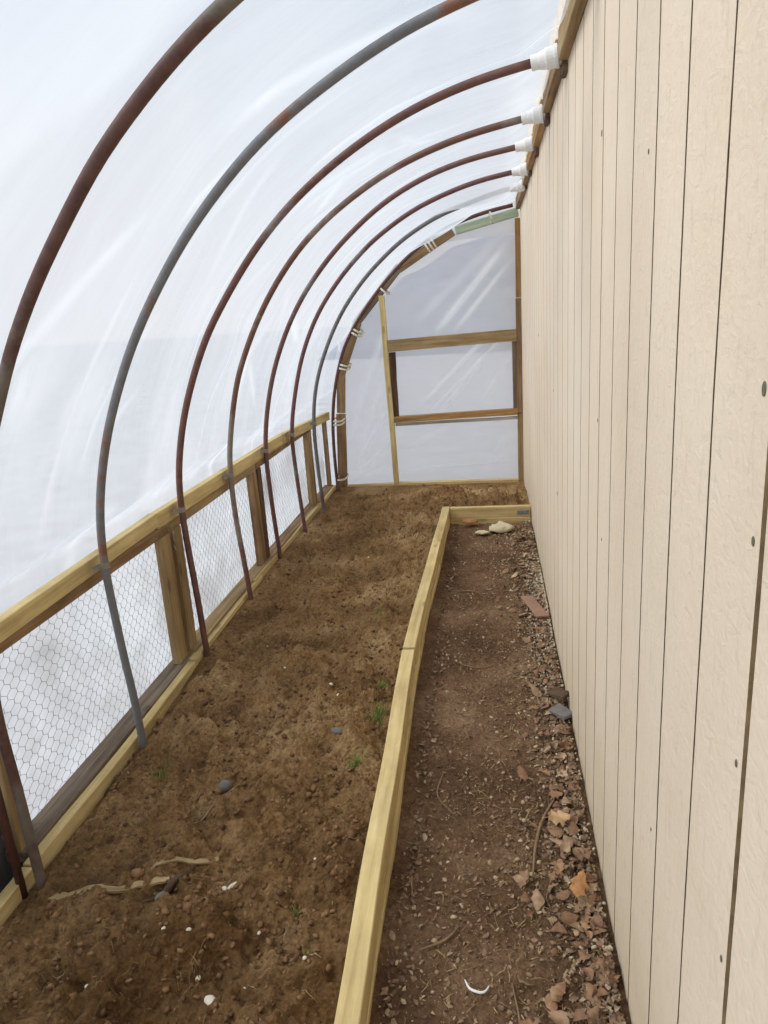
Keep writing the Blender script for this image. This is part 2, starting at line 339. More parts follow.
def tube_mesh(pts, r, sides=14, caps=True, rfun=None):
    pts = [Vector(p) for p in pts]; n = len(pts)
    verts = []; faces = []
    t0 = (pts[1]-pts[0]).normalized(); ref = Vector((0, 1, 0)) if abs(t0.y) < 0.9 else Vector((1, 0, 0))
    u = (ref - t0*ref.dot(t0)).normalized()
    for i, p in enumerate(pts):
        t = (pts[min(n-1, i+1)]-pts[max(0, i-1)]).normalized()
        u = (u - t*u.dot(t)).normalized(); v = t.cross(u)
        rr = rfun(i/(n-1)) if rfun else r
        for k in range(sides):
            a = 2*math.pi*k/sides
            verts.append(p + u*(rr*math.cos(a)) + v*(rr*math.sin(a)))
    for i in range(n-1):
        for k in range(sides):
            a = i*sides+k; b = i*sides+(k+1) % sides
            faces.append((a, b, b+sides, a+sides))
    if caps:
        faces.append(tuple(reversed(range(sides)))); faces.append(tuple(range((n-1)*sides, n*sides)))
    me = mesh_from('tube', verts, faces, smooth=True)
    if caps:
        me.polygons[len(faces)-1].use_smooth = False; me.polygons[len(faces)-2].use_smooth = False
    return me

def join(meshes):
    bm = bmesh.new()
    for m in meshes: bm.from_mesh(m)
    me = bpy.data.meshes.new('joined'); bm.to_mesh(me); bm.free()
    return me

# ------------------------------------------------------------------ hoop profiles (X, Z) measured along each bow
SK = 0.19
HOOPS = [
    (0.20, [(-1.385, -.08), (-1.395, .324), (-1.400, .64), (-1.31, 1.14), (-1.139, 1.490), (-1.070, 1.600), (-.979, 1.720), (-.853, 1.856), (-.772, 1.937), (-.663, 2.021), (-.558, 2.092), (-.44, 2.155), (-.2, 2.26), (.02, 2.33), (.26, 2.38)], SK),
    (0.92, [(-1.385, -.08), (-1.395, .324), (-1.400, .64), (-1.31, 1.14), (-1.139, 1.490), (-1.070, 1.600), (-.979, 1.720), (-.853, 1.856), (-.772, 1.937), (-.663, 2.021), (-.558, 2.092), (-.44, 2.155), (-.2, 2.26), (.02, 2.33), (.26, 2.38)], SK),
    (1.64, [(-1.385, -.08), (-1.395, .324), (-1.400, .64), (-1.31, 1.14), (-1.139, 1.490), (-1.070, 1.600), (-.979, 1.720), (-.853, 1.856), (-.772, 1.937), (-.663, 2.021), (-.558, 2.092), (-.44, 2.155), (-.2, 2.26), (.02, 2.33), (.26, 2.38)], SK),
    (2.35, [(-1.402, -.06), (-1.407, .205), (-1.419, .372), (-1.430, .629), (-1.430, .815), (-1.403, .996), (-1.340, 1.197), (-1.267, 1.358), (-1.174, 1.523), (-1.061, 1.680), (-.899, 1.864), (-.710, 2.028), (-.559, 2.127), (-.386, 2.212), (-.253, 2.266), (-.137, 2.303), (.06, 2.345), (.26, 2.372)], SK),
    (3.10, [(-1.426, -.06), (-1.437, .334), (-1.449, .595), (-1.449, .846), (-1.413, 1.048), (-1.342, 1.261), (-1.225, 1.498), (-1.134, 1.630), (-1.018, 1.771), (-.909, 1.887), (-.794, 1.988), (-.675, 2.074), (-.537, 2.156), (-.387, 2.228), (-.252, 2.280), (-.095, 2.323), (.053, 2.349), (.260, 2.372)], SK),
    (3.80, [(-1.425, -.06), (-1.444, .264), (-1.461, .500), (-1.458, .799), (-1.422, 1.015), (-1.351, 1.270), (-1.277, 1.431), (-1.180, 1.600), (-1.063, 1.760), (-.925, 1.909), (-.814, 2.000), (-.688, 2.084), (-.497, 2.185), (-.302, 2.258), (-.090, 2.310), (.084, 2.335), (.260, 2.356)], SK),
    (4.51, [(-1.448, -.06), (-1.470, .42), (-1.468, .80), (-1.393, 1.151), (-1.276, 1.439), (-1.132, 1.676), (-.961, 1.872), (-.800, 2.015), (-.571, 2.172), (-.318, 2.282), (-.081, 2.339), (.080, 2.358), (.260, 2.376)], SK),
    (5.12, [(-1.421, -.06), (-1.450, .411), (-1.457, .738), (-1.413, .995), (-1.315, 1.316), (-1.174, 1.590), (-1.000, 1.805), (-.843, 1.952), (-.708, 2.055), (-.465, 2.190), (-.223, 2.274), (-.011, 2.322), (.260, 2.352)], SK),
    (5.64, [(-1.385, -.06), (-1.410, .370), (-1.410, .762), (-1.360, 1.057), (-1.251, 1.333), (-1.108, 1.583), (-.937, 1.790), (-.76, 1.95), (-.591, 2.072), (-.419, 2.162), (-.284, 2.216), (.053, 2.303), (.260, 2.336)], SK),
    (6.32, [(-1.410, -.06), (-1.418, .40), (-1.399, .728), (-1.350, .995), (-1.252, 1.290), (-1.110, 1.520), (-.96, 1.70), (-.851, 1.820), (-.65, 2.00), (-.463, 2.125), (-.313, 2.20), (-.134, 2.259), (.05, 2.30), (.26, 2.33)], 0.05),
]
NU = 72
def catmull(P, per=14):
    P = [Vector(p) for p in P]; P = [P[0]*2-P[1]] + P + [P[-1]*2-P[-2]]
    out = []
    for i in range(1, len(P)-2):
        for k in range(per):
            t = k/per
            out.append(0.5*((2*P[i]) + (P[i+1]-P[i-1])*t + (2*P[i-1]-5*P[i]+4*P[i+1]-P[i+2])*t*t + (3*P[i]-P[i-1]-3*P[i+1]+P[i+2])*t**3))
    out.append(P[-2]); return out

def resample(pts, n):
    pts = np.array([tuple(p) for p in pts]); d = np.r_[0, np.cumsum(np.linalg.norm(np.diff(pts, axis=0), axis=1))]
    t = np.linspace(0, d[-1], n)
    return np.stack([np.interp(t, d, pts[:, k]) for k in range(pts.shape[1])], 1)

PROF = []
for y0, pts, sk in HOOPS:
    q = resample(catmull([(x, z) for x, z in pts]), NU)
    for _ in range(3): q[1:-1] = 0.5*q[1:-1] + 0.25*(q[:-2]+q[2:])
    PROF.append(q)
PR = 0.0150
def hoop_y(k, X): return HOOPS[k][0] - HOOPS[k][2]*(X+1.46)

GALVGREY = srgb(128, 128, 130)
pm = {
    2: pipe_mat('pipe_mixed_rust', 0.49, srgb(122, 112, 100), srgb(108, 76, 66), srgb(80, 54, 50), 1.9),
    3: pipe_mat('pipe_mostly_grey', 0.57, GALVGREY, srgb(144, 104, 82), srgb(116, 82, 66), 2.2),
    4: pipe_mat('pipe_deep_rust', 0.38, srgb(140, 128, 124), srgb(124, 86, 76), srgb(94, 64, 58), 2.0),
    5: pipe_mat('pipe_brown_rust', 0.46, srgb(146, 132, 120), srgb(122, 86, 72), srgb(104, 74, 62), 1.7),
    6: pipe_mat('pipe_red_rust', 0.40, srgb(130, 122, 124), srgb(126, 90, 82), srgb(98, 68, 64), 2.4),
    7: pipe_mat('pipe_plum_rust', 0.36, srgb(130, 122, 124), srgb(122, 86, 82), srgb(96, 66, 64), 2.7),
    8: pipe_mat('pipe_dull_grey', 0.57, srgb(120, 118, 120), srgb(120, 84, 72), srgb(90, 60, 54), 2.1),
    9: pipe_mat('pipe_dark_rust', 0.34, srgb(120, 112, 110), srgb(104, 66, 56), srgb(76, 46, 42), 2.5),
}
hoop_labels = {
    2: 'thick rust-mottled pipe hoop nearest the viewer, cut off by the top left of the view',
    3: 'mostly grey galvanised pipe hoop with rust patches, second from the viewer',
    4: 'dark red rusty pipe hoop, third from the viewer, beside the double post',
    5: 'rusty pipe hoop turning grey towards the top, fourth from the viewer',
    6: 'red-brown rusty pipe hoop, fifth from the viewer',
    7: 'evenly rusted plum-brown pipe hoop, sixth from the viewer',
    8: 'thin grey pipe hoop partly hidden by sagging film, second from the end wall',
    9: 'dark rusty pipe hoop strapped to the wooden arch of the end wall',
}
GH = 'pipe hoops carrying the plastic cover'
for k in range(2, 10):
    q = PROF[k]; y0 = HOOPS[k][0]
    base = Vector((q[0][0], hoop_y(k, q[0][0]), 0))
    t = empty('pipe_hoop', base, hoop_labels[k], 'hoop', GH)
    pts = [(x, hoop_y(k, x), z) for x, z in q]
    if k < 9:
        pts_pipe = [p for p in pts if p[0] < 0.2]
    else:
        pts_pipe = [p for p in pts if p[0] < 0.225]
    put('pipe', tube_mesh(pts_pipe, PR, 16), pm[k], t)
    # PVC reducer at the wall end
    def at_x(X):
        arr = np.array(pts); i = np.argmin(np.abs(arr[:, 0]-X)); return Vector(arr[i])
    e = Vector((0.262, hoop_y(k, .262), float(q[-1][1]))); s = at_x(0.178); d = (e-s).normalized()
    if k < 9:
        L0 = (e-s).length
        rings = [(0, .0), (0, .0235), (.003, .0245), (.026, .0245), (.028, .027), (.046, .030), (.052, .034), (L0-.022, .034), (L0-.020, .037), (L0-.010, .037), (L0-.008, .030), (L0, .030)]
        z = d; x = Vector((0, 0, 1)).cross(z).normalized(); y = z.cross(x)
        vs = []; fs = []; S = 20
        for (h, r) in rings:
            for j in range(S):
                a = 2*math.pi*j/S; vs.append(s + z*h + x*(r*math.cos(a)) + y*(r*math.sin(a)))
        for i in range(len(rings)-1):
            for j in range(S):
                a = i*S+j; b = i*S+(j+1) % S; fs.append((a, b, b+S, a+S))
        fs.append(tuple(range((len(rings)-1)*S, len(rings)*S)))
        me = mesh_from('coupling', vs, fs)
        put('pvc_coupling', me, PVC, t)
        # small printed marks / grip ribs read as a thin grey band
    # strap clamp on the top rail
    if k < 9:
        zc = 0.757
        xi = float(np.interp(zc, q[:30, 1], q[:30, 0]))
        yc = hoop_y(k, xi)
        bx = []
        for i in range(9):
            a = math.pi*(-0.5 + i/8)
            bx.append((xi + math.cos(a)*(PR+.0025), yc+math.sin(a)*(PR+.0025), zc))
        vs = []; fs = []
        prof = [(xi-.02, yc-.052)] + [(xi-.006, yc-PR-.004)] + [(b[0], b[1]) for b in bx] + [(xi-.006, yc+PR+.004), (xi-.02, yc+.030)]
        for (x_, y_) in prof:
            vs += [(x_, y_, zc-.012), (x_, y_, zc+.012)]
        for i in range(len(prof)-1): fs.append((2*i, 2*i+2, 2*i+3, 2*i+1))
        me = mesh_from('clamp', vs, fs)
        bm = bmesh.new(); bm.from_mesh(me); bmesh.ops.solidify(bm, geom=bm.faces[:], thickness=0.002); bm.to_mesh(me); bm.free()
        put('pipe_clamp', me, GALV, t)
    if k == 9:
        for fr, nn in ((0.055, 1), (0.215, 2), (0.37, 2), (0.47, 2), (0.60, 1), (0.765, 3), (0.93, 1)):
            for j in range(nn):
                f = fr + (j-(nn-1)/2)*0.0100
                i = f*(NU-1); i0 = int(i); w = i-i0
                c = q[i0]*(1-w)+q[i0+1]*w; tn = q[i0+1]-q[i0]; tn = tn/np.linalg.norm(tn); nr = np.array([tn[1], -tn[0]])
                cx, cz = c[0]+nr[0]*0.031, c[1]+nr[1]*0.031; yy = hoop_y(k, c[0])+.11
                vs = []; fs = []
                a_, b_ = 0.0475, 0.130
                R2 = 16
                for jj in range(R2):
                    an = 2*math.pi*jj/R2
                    u_ = math.copysign(abs(math.cos(an))**0.6, math.cos(an))*a_; v_ = math.copysign(abs(math.sin(an))**0.6, math.sin(an))*b_
                    for (ds, rr) in ((-.0075, 1), (.0075, 1), (.0075, .93), (-.0075, .93)):
                        vs.append((cx + nr[0]*u_*rr + tn[0]*ds, yy + v_*rr, cz + nr[1]*u_*rr + tn[1]*ds))
                for jj in range(R2):
                    n2 = (jj+1) % R2
                    for q4 in range(4):
                        fs.append((jj*4+q4, jj*4+(q4+1) % 4, n2*4+(q4+1) % 4, n2*4+q4))
                put('tie_band', mesh_from('tie', vs, fs), TAPE, t)

# short stake pipe beside the first hoop
put_ = put('stake_pipe', tube_mesh([(-1.435, 1.60, -.05), (-1.44, 1.60, .35), (-1.445, 1.60, .70)], 0.013, 12), pm[9])
tag(put_, 'thin dark rusty stake pipe standing just behind the foot of the nearest hoop', 'pipe')

# ------------------------------------------------------------------ plastic cover
def cover_point(u, Y):
    """u in [0,1] along the bow, Y = plan position of the bow foot -> point outside the pipes, and inward normal"""
    ys = [h[0] for h in HOOPS]
    k = max(0, min(len(HOOPS)-2, int(np.searchsorted(ys, Y)-1)))
    t = (Y-ys[k])/(ys[k+1]-ys[k])
    return k, t

def set_crease(me, arr):
    at = me.attributes.new('crease', 'FLOAT', 'POINT'); at.data.foreach_set('value', np.clip(arr, 0, 1).astype(np.float32).ravel())

def ridge(x, z, p, q, w, fade=0.3):
    # smooth raised fold from p to q
    d = np.array(q)-np.array(p); Ln = np.hypot(*d); d = d/Ln
    s = (x-p[0])*d[0]+(z-p[1])*d[1]; t = (x-p[0])*-d[1]+(z-p[1])*d[0]
    return np.exp(-(t/w)**2)*smoothstep(0, fade, s)*smoothstep(0, fade, Ln-s)

CR = random.Random(5)
CREASES = []
for i in range(70):
    a0 = CR.uniform(-.1, 2.9); y_ = CR.uniform(.6, 6.2); an = CR.choice((CR.gauss(.9, .25), CR.gauss(.9, .25), CR.gauss(-.5, .4), CR.gauss(1.5, .1))); Ln = CR.uniform(.25, 1.3)
    CREASES.append(((a0, y_), (a0+math.sin(an)*Ln, y_+math.cos(an)*Ln*.6), CR.uniform(.006, .05), CR.uniform(.3, .95)))
def build_cover():
    ys = np.array([h[0] for h in HOOPS]); sks = np.array([h[2] for h in HOOPS])
    U = np.linspace(0, 1, 300)
    V = []
    for k in range(len(ys)-1):
        n = 20 if k < 1 else 46
        V += list(np.linspace(ys[k], ys[k+1], n, endpoint=False))
    V += [ys[-1], 6.40, 6.47, 6.54, 6.56]
    V = [ys[0]-0.9, ys[0]-0.45] + V
    P3 = np.stack(PROF)                      # hoops, NU, 2
    rows = []; crs = []
    for Y in V:
        k = int(np.clip(np.searchsorted(ys, Y)-1, 0, len(ys)-2)); t = float(np.clip((Y-ys[k])/(ys[k+1]-ys[k]), 0, 1))
        prof = P3[k]*(1-t)+P3[k+1]*t
        sk = sks[k]*(1-t)+sks[k+1]*t
        idx = U*(NU-1)
        px = np.interp(idx, np.arange(NU), prof[:, 0]); pz = np.interp(idx, np.arange(NU), prof[:, 1])
        tx = np.gradient(px); tz = np.gradient(pz); l = np.hypot(tx, tz); tx /= l; tz /= l
        nx, nz = -tz, tx                     # outward normal (left / up)
        sagb = math.sin(math.pi*t)**1.3
        A = 0.026 + 0.012*np.sin(U*9+k*1.7) + 0.0*U
        if k == 7: A = A + 0.060*np.exp(-((px+0.02)/0.26)**2)
        if k == 4: A = A + 0.030*np.exp(-((px+1.27)/0.09)**2)
        if k == 8: A = A + 0.050*np.exp(-((px+0.35)/0.22)**2)
        W = 0.010*fbm(U*7+Y*1.5, Y*2.2-U*3, 3, 5)*2*smoothstep(0.0, 0.15, np.array(min(t, 1-t)*1.0))
        # tension folds running obliquely
        ph = U*26 + Y*3.4 + 2.2*fbm(U*4, Y*1.2, 2, 9)
        fold = (np.maximum(0, np.cos(ph))**6)*0.006*smoothstep(0.0, 0.2, np.array(min(t, 1-t)))
        SU = U*3.2
        cr = np.zeros_like(U)
        for (p_, q_, w_, a_) in CREASES: cr = np.maximum(cr, a_*ridge(SU, Y+0*U, p_, q_, w_, .2))
        hz = smoothstep(.05, .38, fbm(SU*.9+Y*.8, Y*2.0-SU*1.2, 4, 91)*1.9)*.38
        cr = np.maximum(cr, hz)
        crs.append(cr)
        off = PR + 0.004 - A*sagb + W + fold + cr*.004
        X = px + nx*off; Z = pz + nz*off
        # below the top rail the sheet hangs outside the wooden frames
        low = smoothstep(0.95, 0.80, pz)
        Xlow = -1.585 + 0.012*fbm(U*60, Y*5, 3, 31) + 0.004*np.sin(Y*26+U*12)
        X = X*(1-low) + Xlow*low
        # over the wall ledger the sheet lifts onto its top edge
        e = smoothstep(0.10, 0.25, px)
        Z = Z + e*0.045
        Yp = Y - sk*(px+1.46)
        rows.append(np.stack([X, Yp, Z], 1))
    G = np.stack(rows); nv, nu = G.shape[:2]
    idx = np.arange(nv*nu).reshape(nv, nu)
    F = np.stack([idx[:-1, :-1], idx[:-1, 1:], idx[1:, 1:], idx[1:, :-1]], -1).reshape(-1, 4)
    me = fast_mesh('cover', G.reshape(-1, 3), F, True); set_crease(me, np.stack(crs)); return me, G
me, COVER = build_cover()
o = put('plastic_cover', me, FILM)
tag(o, 'large milky plastic sheet stretched over the pipe hoops as roof and left side', 'plastic sheet')

# ------------------------------------------------------------------ left side rails, base boards, wire frames
def rail(y0, y1, dx=0.0, dz=0.0, label=''):
    o = lumber('rail_board', (-1.503+dx, y0, .752+dz), (-1.503+dx, y1, .752+dz*.5), .040, .070, YELLOW)
    return tag(o, label, 'board', 'yellow top rail boards')
r1 = lumber('rail_board', (-1.490, .1, .705), (-1.503, 2.915, .760), .040, .062, YELLOW)
tag(r1, 'near yellow pine top rail board, cut off by the left edge', 'board', 'yellow top rail boards')
r2 = lumber('rail_board', (-1.510, 2.92, .752), (-1.515, 5.0, .742), .040, .072, YELLOW)
tag(r2, 'middle yellow pine top rail board starting at the double post', 'board', 'yellow top rail boards')
r3 = lumber('rail_board', (-1.512, 5.005, .745), (-1.475, 6.42, .700), .040, .072, YELLOW)
tag(r3, 'far yellow pine top rail board ending at the end wall arch', 'board', 'yellow top rail boards')

bb = [((-1.44, .1), (-1.45, 1.66), 'nearest yellow base board, at the lower left edge of the view', -.030),
      ((-1.45, 1.665), (-1.46, 2.985), 'yellow base board under the large near wire panel', -.026),
      ((-1.465, 2.99), (-1.475, 4.12), 'yellow base board between the third hoop and the brown double post, with a ragged end', -.014),
      ((-1.485, 4.0), (-1.47, 6.45), 'farthest yellow base board, ending at the end wall', -.004)]
for (a, b, lab, dz) in bb:
    o = lumber('base_board', (a[0], a[1], 0.002+dz), (b[0], b[1], 0.002+dz), .038, .092, YELLOW, wob=.003)
    tag(o, lab, 'board', 'yellow base boards along the left side')

def hex_wire(y0, y1, z0, z1, x0, x1, seed):
    """hexagonal netting between the frame members; x0 at the foot, x1 at the top"""
    p = 0.050; q = 0.058; r = 0.00072
    segs = []
    ny = int((y1-y0)/p)+2; nz = int((z1-z0)/q*2)+2
    def pt(y, z):
        y = y0+y; z = z0+z
        y += 0.006*(float(vnoise(y*9, z*9, seed))-.5)*2; z2 = z+0.006*(float(vnoise(y*9+5, z*9, seed+3))-.5)*2
        f = (z2-z0)/(z1-z0); x = x0*(1-f)+x1*f + 0.010*(float(vnoise(y*5, z2*5, seed+9))-.5)
        return Vector((x, y, z2))
    h = q/2
    for j in range(nz+1):
        for i in range(ny+1):
            oy = i*p + (j % 2)*p/2; oz = j*h
            # twisted vertical side, then the two slanting wires above it
            A = (oy, oz); B = (oy, oz+h*0.52); C1 = (oy-p/2, oz+h); C2 = (oy+p/2, oz+h)
            for (s, e) in ((A, B), (B, C1), (B, C2)):
                if all(-0.001 <= c[0] <= y1-y0+.001 and -.001 <= c[1] <= z1-z0+.001 for c in (s, e)):
                    segs.append((pt(*s), pt(*e), r*1.5 if e is B else r))
    vs = []; fs = []
    for (a, b, rr) in segs:
        d = (b-a).normalized(); u = d.cross(Vector((1, 0, 0))).normalized(); v = d.cross(u)
        n = len(vs)
        for c in (a-d*0.0008, b+d*0.0008):
            for k in range(4):
                an = math.pi/2*k; vs.append(c+u*rr*math.cos(an)+v*rr*math.sin(an))
        for k in range(4): fs.append((n+k, n+(k+1) % 4, n+4+(k+1) % 4, n+4+k))
    return fast_mesh('wire', np.array([tuple(v) for v in vs]), np.array(fs))

def wire_panel(y0, y1, wl, wr, mats, label, zb=.050):
    t = empty('wire_netting_section', (-1.53, (y0+y1)/2, 0.0), label, 'wire panel', 'framed chicken wire panels')
    xf = -1.513                      # centre of the posts, 4 cm deep
    mt, mb, ml, mr = mats
    lumber('top_board', (xf-.012, y0, .690), (xf-.012, y1, .688), .055, .048, mt, t)
    lumber('bottom_board', (-1.514, y0, zb-.02), (-1.520, y1, zb-.02), .082, .040, mb, t, rag=.002)
    lumber('post', (xf, y0+wl/2, zb), (xf, y0+wl/2, .665), .038, wl, ml, t, up=(0, 1, 0))
    lumber('post', (xf, y1-wr/2, zb), (xf, y1-wr/2, .665), .038, wr, mr, t, up=(0, 1, 0))
    w = hex_wire(y0+.005, y1-.005, zb-.02, .69, -1.553, -1.548, int(y0*10))
    put('wire_mesh', w, WIRE, t)
    return t
wire_panel(.30, 1.56, .07, .075, (BROWN, GREYW, BROWN, BROWN), 'nearest chicken wire panel, its dark end post cut by the left edge of the view', .03)
wire_panel(1.70, 3.025, .045, .092, (BROWN, GREYW, TAN, TAN), 'large chicken wire panel in weathered frame between the two nearest hoops', .034)
wire_panel(3.065, 4.345, .085, .10, (TAN, TAN, TAN, BROWN), 'chicken wire panel between the tan double post and the brown double post')
wire_panel(4.36, 5.80, .075, .11, (BROWN, BROWN, DARK, TAN), 'chicken wire panel beyond the brown double post, ending at the pale greenish post')
wire_panel(5.815, 6.44, .03, .04, (BROWN, BROWN, BROWN, BROWN), 'short far chicken wire panel next to the end wall')

# dark grey board closing the gap behind the nearest hoop
o = lumber('gap_board', (-1.572, 1.66, -.22), (-1.572, 1.66, .24), .014, .34, simple_mat('slate_grey_board', srgb(98, 96, 96), .8, var=.25, scale=12), up=(0, 1, 0))
tag(o, 'slate grey upright board behind the foot of the nearest hoop', 'board')
# small galvanised plate at the base joint and a twist of foil-like wire at the double post
o = lumber('joint_plate', (-1.462, 2.90, .0215), (-1.466, 2.975, .0215), .034, .003, GALV)
tag(o, 'small galvanised joint plate on the base boards below the double post', 'metal plate')
tw = [(-1.488+0.004*math.sin(i*1.9), 3.046+0.006*math.cos(i*2.3), .665-.012*i) for i in range(9)]
o = put('wire_twist', tube_mesh(catmull(tw, 4), .0035, 6), GALV)
tag(o, 'shiny twist of wire hanging between the two tan posts under the rail', 'wire')
o = lumber('gap_strip', (-1.535, 3.046, .03), (-1.535, 3.046, .665), .02, .035, GREYW, up=(0, 1, 0))
tag(o, 'grey weathered strip standing between the two tan posts', 'wooden strip')

# ------------------------------------------------------------------ shed wall on the right
WX = 0.28; WTOP = 2.62; WY0, WY1 = -1.1, 6.75
def siding():
    lines = []
    k = -12
    J = 0.770
    while J+k*0.195 < WY1:
        y = J+k*0.195
        if y > WY0+.05: lines.append((y, 0.0145 if k == 0 else (0.009 if k % 6 == 0 else 0.0062+0.002*random.random()), 2 if k == 0 else 1))
        k += 1
    zs = np.linspace(-.15, WTOP, 112)
    vs = []; fs = []; mi = []
    def col(xf, yf):
        n = len(vs)
        for z in zs: vs.append((xf(z), yf(z), z))
        return n
    def strip(a, b, m):
        for i in range(len(zs)-1):
            fs.append((a+i, a+i+1, b+i+1, b+i)); mi.append(m)
    prev = col(lambda z: WX, lambda z: WY0)
    for (y, w, m) in lines:
        s = random.uniform(0, 99)
        base = lambda z, s=s, y=y: y+0.0035*float(fbm(z*2.2+s, s, 2))*2
        e1 = lambda z, s=s: 0.0022*float(fbm(z*16+s, 2.5, 3))
        e2 = lambda z, s=s: 0.0022*float(fbm(z*16-s, 7.5, 3))
        a = col(lambda z: WX, lambda z: base(z)-w/2+e1(z))
        b = col(lambda z: WX+.009, lambda z: base(z)-w/2+.0012)
        c = col(lambda z: WX+.009, lambda z: base(z)+w/2-.0012)
        d = col(lambda z: WX, lambda z: base(z)+w/2+e2(z))
        strip(prev, a, 0); strip(a, b, m); strip(b, c, m); strip(c, d, m)
        prev = d
    last = col(lambda z: WX, lambda z: WY1); strip(prev, last, 0)
    # back and edges of the sheet
    n = len(vs)
    for (x, y, z) in ((WX, WY0, -.15), (WX, WY1, -.15), (WX, WY1, WTOP), (WX, WY0, WTOP)): vs.append((x+.12, y, z))
    for (x, y, z) in ((WX, WY0, -.15), (WX, WY1, -.15), (WX, WY1, WTOP), (WX, WY0, WTOP)): vs.append((x, y, z))
    fs.append((n, n+1, n+2, n+3)); mi.append(0)
    for i in range(4):
        j = (i+1) % 4; fs.append((n+i, n+4+i, n+4+j, n+j)); mi.append(0)
    me = mesh_from('siding', vs, fs, mats=mi)
    for m in (SIDING, GROOVE, JOINT): me.materials.append(m)
    return me, lines
me, GL = siding()
wall = put('wall_right', me, None); tag(wall, kind='structure', label='cream painted grooved wooden shed wall')
def nail(y, z, r=.004):
    vs = []; fs = []
    S = 10
    for (h, rr) in ((-.0005, r*1.05), (-.0015, r*.9), (-.0018, 0.0006)):
        for j in range(S):
            a = 2*math.pi*j/S; vs.append((WX+h, y+rr*math.cos(a)*.8, z+rr*math.sin(a)*1.3))
    for i in range(2):
        for j in range(S):
            a = i*S+j; b = i*S+(j+1) % S; fs.append((a, b, b+S, a+S))
    fs.append(tuple(range(2*S, 3*S)))
    put('nail_head', mesh_from('nail', vs, fs), NAIL, wall)
for (y, z, r) in ((.796, 1.495, .0062), (.794, 1.33, .0045), (.794, 1.05, .0040), (.794, .755, .004), (1.41, 1.83, .0035), (1.96, 1.97, .006), (1.96, 1.28, .004), (3.14, .77, .007),
                (3.32, 1.2, .004), (1.86, .98, .003), (1.20, .62, .003), (4.3, 1.4, .006)):
    nail(y, z, r)

# ledger: short blocks between the hoop ends, with spacers against the wall
tops = [hoop_y(k, .26) for k in range(1, 9)] + [6.50]
LM = [ORANGE, BROWN, TAN, BROWN, ORANGE, ORANGE, BROWN, BROWN]
place_words = ['between the first pair of pipe hoops at the top edge of the view', 'running up to the third hoop at the top right', 'between the third and fourth hoops', 'between the fourth and fifth hoops',
               'between the fifth and sixth hoops', 'between the sixth and seventh hoops', 'between the last two hoops', 'at the far end']
ledger_lab = ['nearest the viewer', 'at the top edge, before the second hoop', 'with a blunt end at the third hoop coupling', 'between the third and fourth hoop couplings',
              'between the fourth and fifth hoop couplings', 'between the fifth and sixth hoop couplings', 'between the sixth and seventh hoop couplings', 'between the last coupling and the end wall']
for i in range(len(tops)-1):
    a, b = tops[i]+.052, tops[i+1]-.045
    if i == len(tops)-2: b = 6.50
    dz = [0, .004, 0, .004, 0, .003, -.002, -.008][i]; zc = 2.388 - 0.007*max(0, i-4)
    o = lumber('ledger_block', (.2625, a, zc+dz), (.2625, b, zc+dz*.3), .033, .09, LM[i], wob=.001)
    tag(o, 'wooden block atop the shed wall, '+ledger_lab[i], 'wooden block', 'ledger blocks along the shed wall top')
for i in range(1, len(tops)-1):
    y = tops[i]
    o = lumber('spacer_block', (.270, y-.035, 2.335), (.270, y+.040, 2.335), .018, .05, DARK)
    tag(o, 'small dark spacer on the shed wall under the '+['first', 'second', 'third', 'fourth', 'fifth', 'sixth', 'seventh', 'eighth'][i]+' hoop coupling', 'wooden block', 'dark spacer blocks on the shed wall')

# ------------------------------------------------------------------ end wall frame
EY = 6.50
ef = empty('gable_framework', (-.6, EY, 0), 'wooden frame of the far end wall, arched on the left, with a window opening', 'frame')
def eb(name, a, b, w, mat, y=EY, th=.036, **kw):
    o = lumber(name, (a[0], y, a[1]), (b[0], y, b[1]), w, th, mat, ef, up=(0, 1, 0), **kw)
    return o
AR = [(-1.405, -.02), (-1.368, .708), (-1.329, 1.061), (-1.153, 1.489), (-.958, 1.715), (-.759, 1.933), (-.293, 2.187)]
eb('arch_board', AR[0], (-1.366, .70), .085, BROWN)
eb('arch_board', (-1.362, .71), (-1.331, 1.085), .075, BROWN)
eb('arch_board', (-1.335, 1.06), (-1.148, 1.50), .075, BROWN, y=EY-.002)
eb('arch_board', (-1.165, 1.49), (-.745, 1.945), .070, GREYW, y=EY+.002)
eb('arch_board', (-.755, 1.925), (-.275, 2.19), .070, BROWN, y=EY-.002)
g = eb('arch_board', (-.255, 2.195), (.262, 2.300), .068, GREENW, y=EY-.012); g['label'] = 'flaking pale green board'
s = eb('stud', (-.918, 1.715), (-.888, .025), .048, YELLOW, y=EY-.012); s['label'] = 'fresh yellow stud'
eb('header', (-.893, 1.283), (.236, 1.309), .100, TAN, y=EY-.004, th=.06)
eb('jamb', (-.858, 1.225), (-.853, .652), .055, DARK, y=EY+.008, rag=.008)
eb('jamb', (.219, 1.256), (.221, .65), .045, GREYW, y=EY+.004)
eb('sill', (-.873, .626), (.236, .650), .055, ORANGE, y=EY-.004, th=.06)
w = eb('sill_batten', (-.866, .576), (.236, .592), .026, WHITEW, y=EY+.012, th=.02); w['label'] = 'flaking white batten'
eb('corner_post', (.256, 2.25), (.256, 1.62), .042, ORANGE, th=.05)
eb('corner_post', (.255, 1.615), (.256, .64), .044, BROWN, th=.06)
eb('corner_post', (.256, .635), (.256, .0), .044, TAN, th=.05)
eb('bottom_plate', (-1.36, -.004), (-.892, .006), .055, YELLOW, th=.05)
eb('bottom_plate', (-.890, .000), (.234, -.004), .075, YELLOW, th=.06)

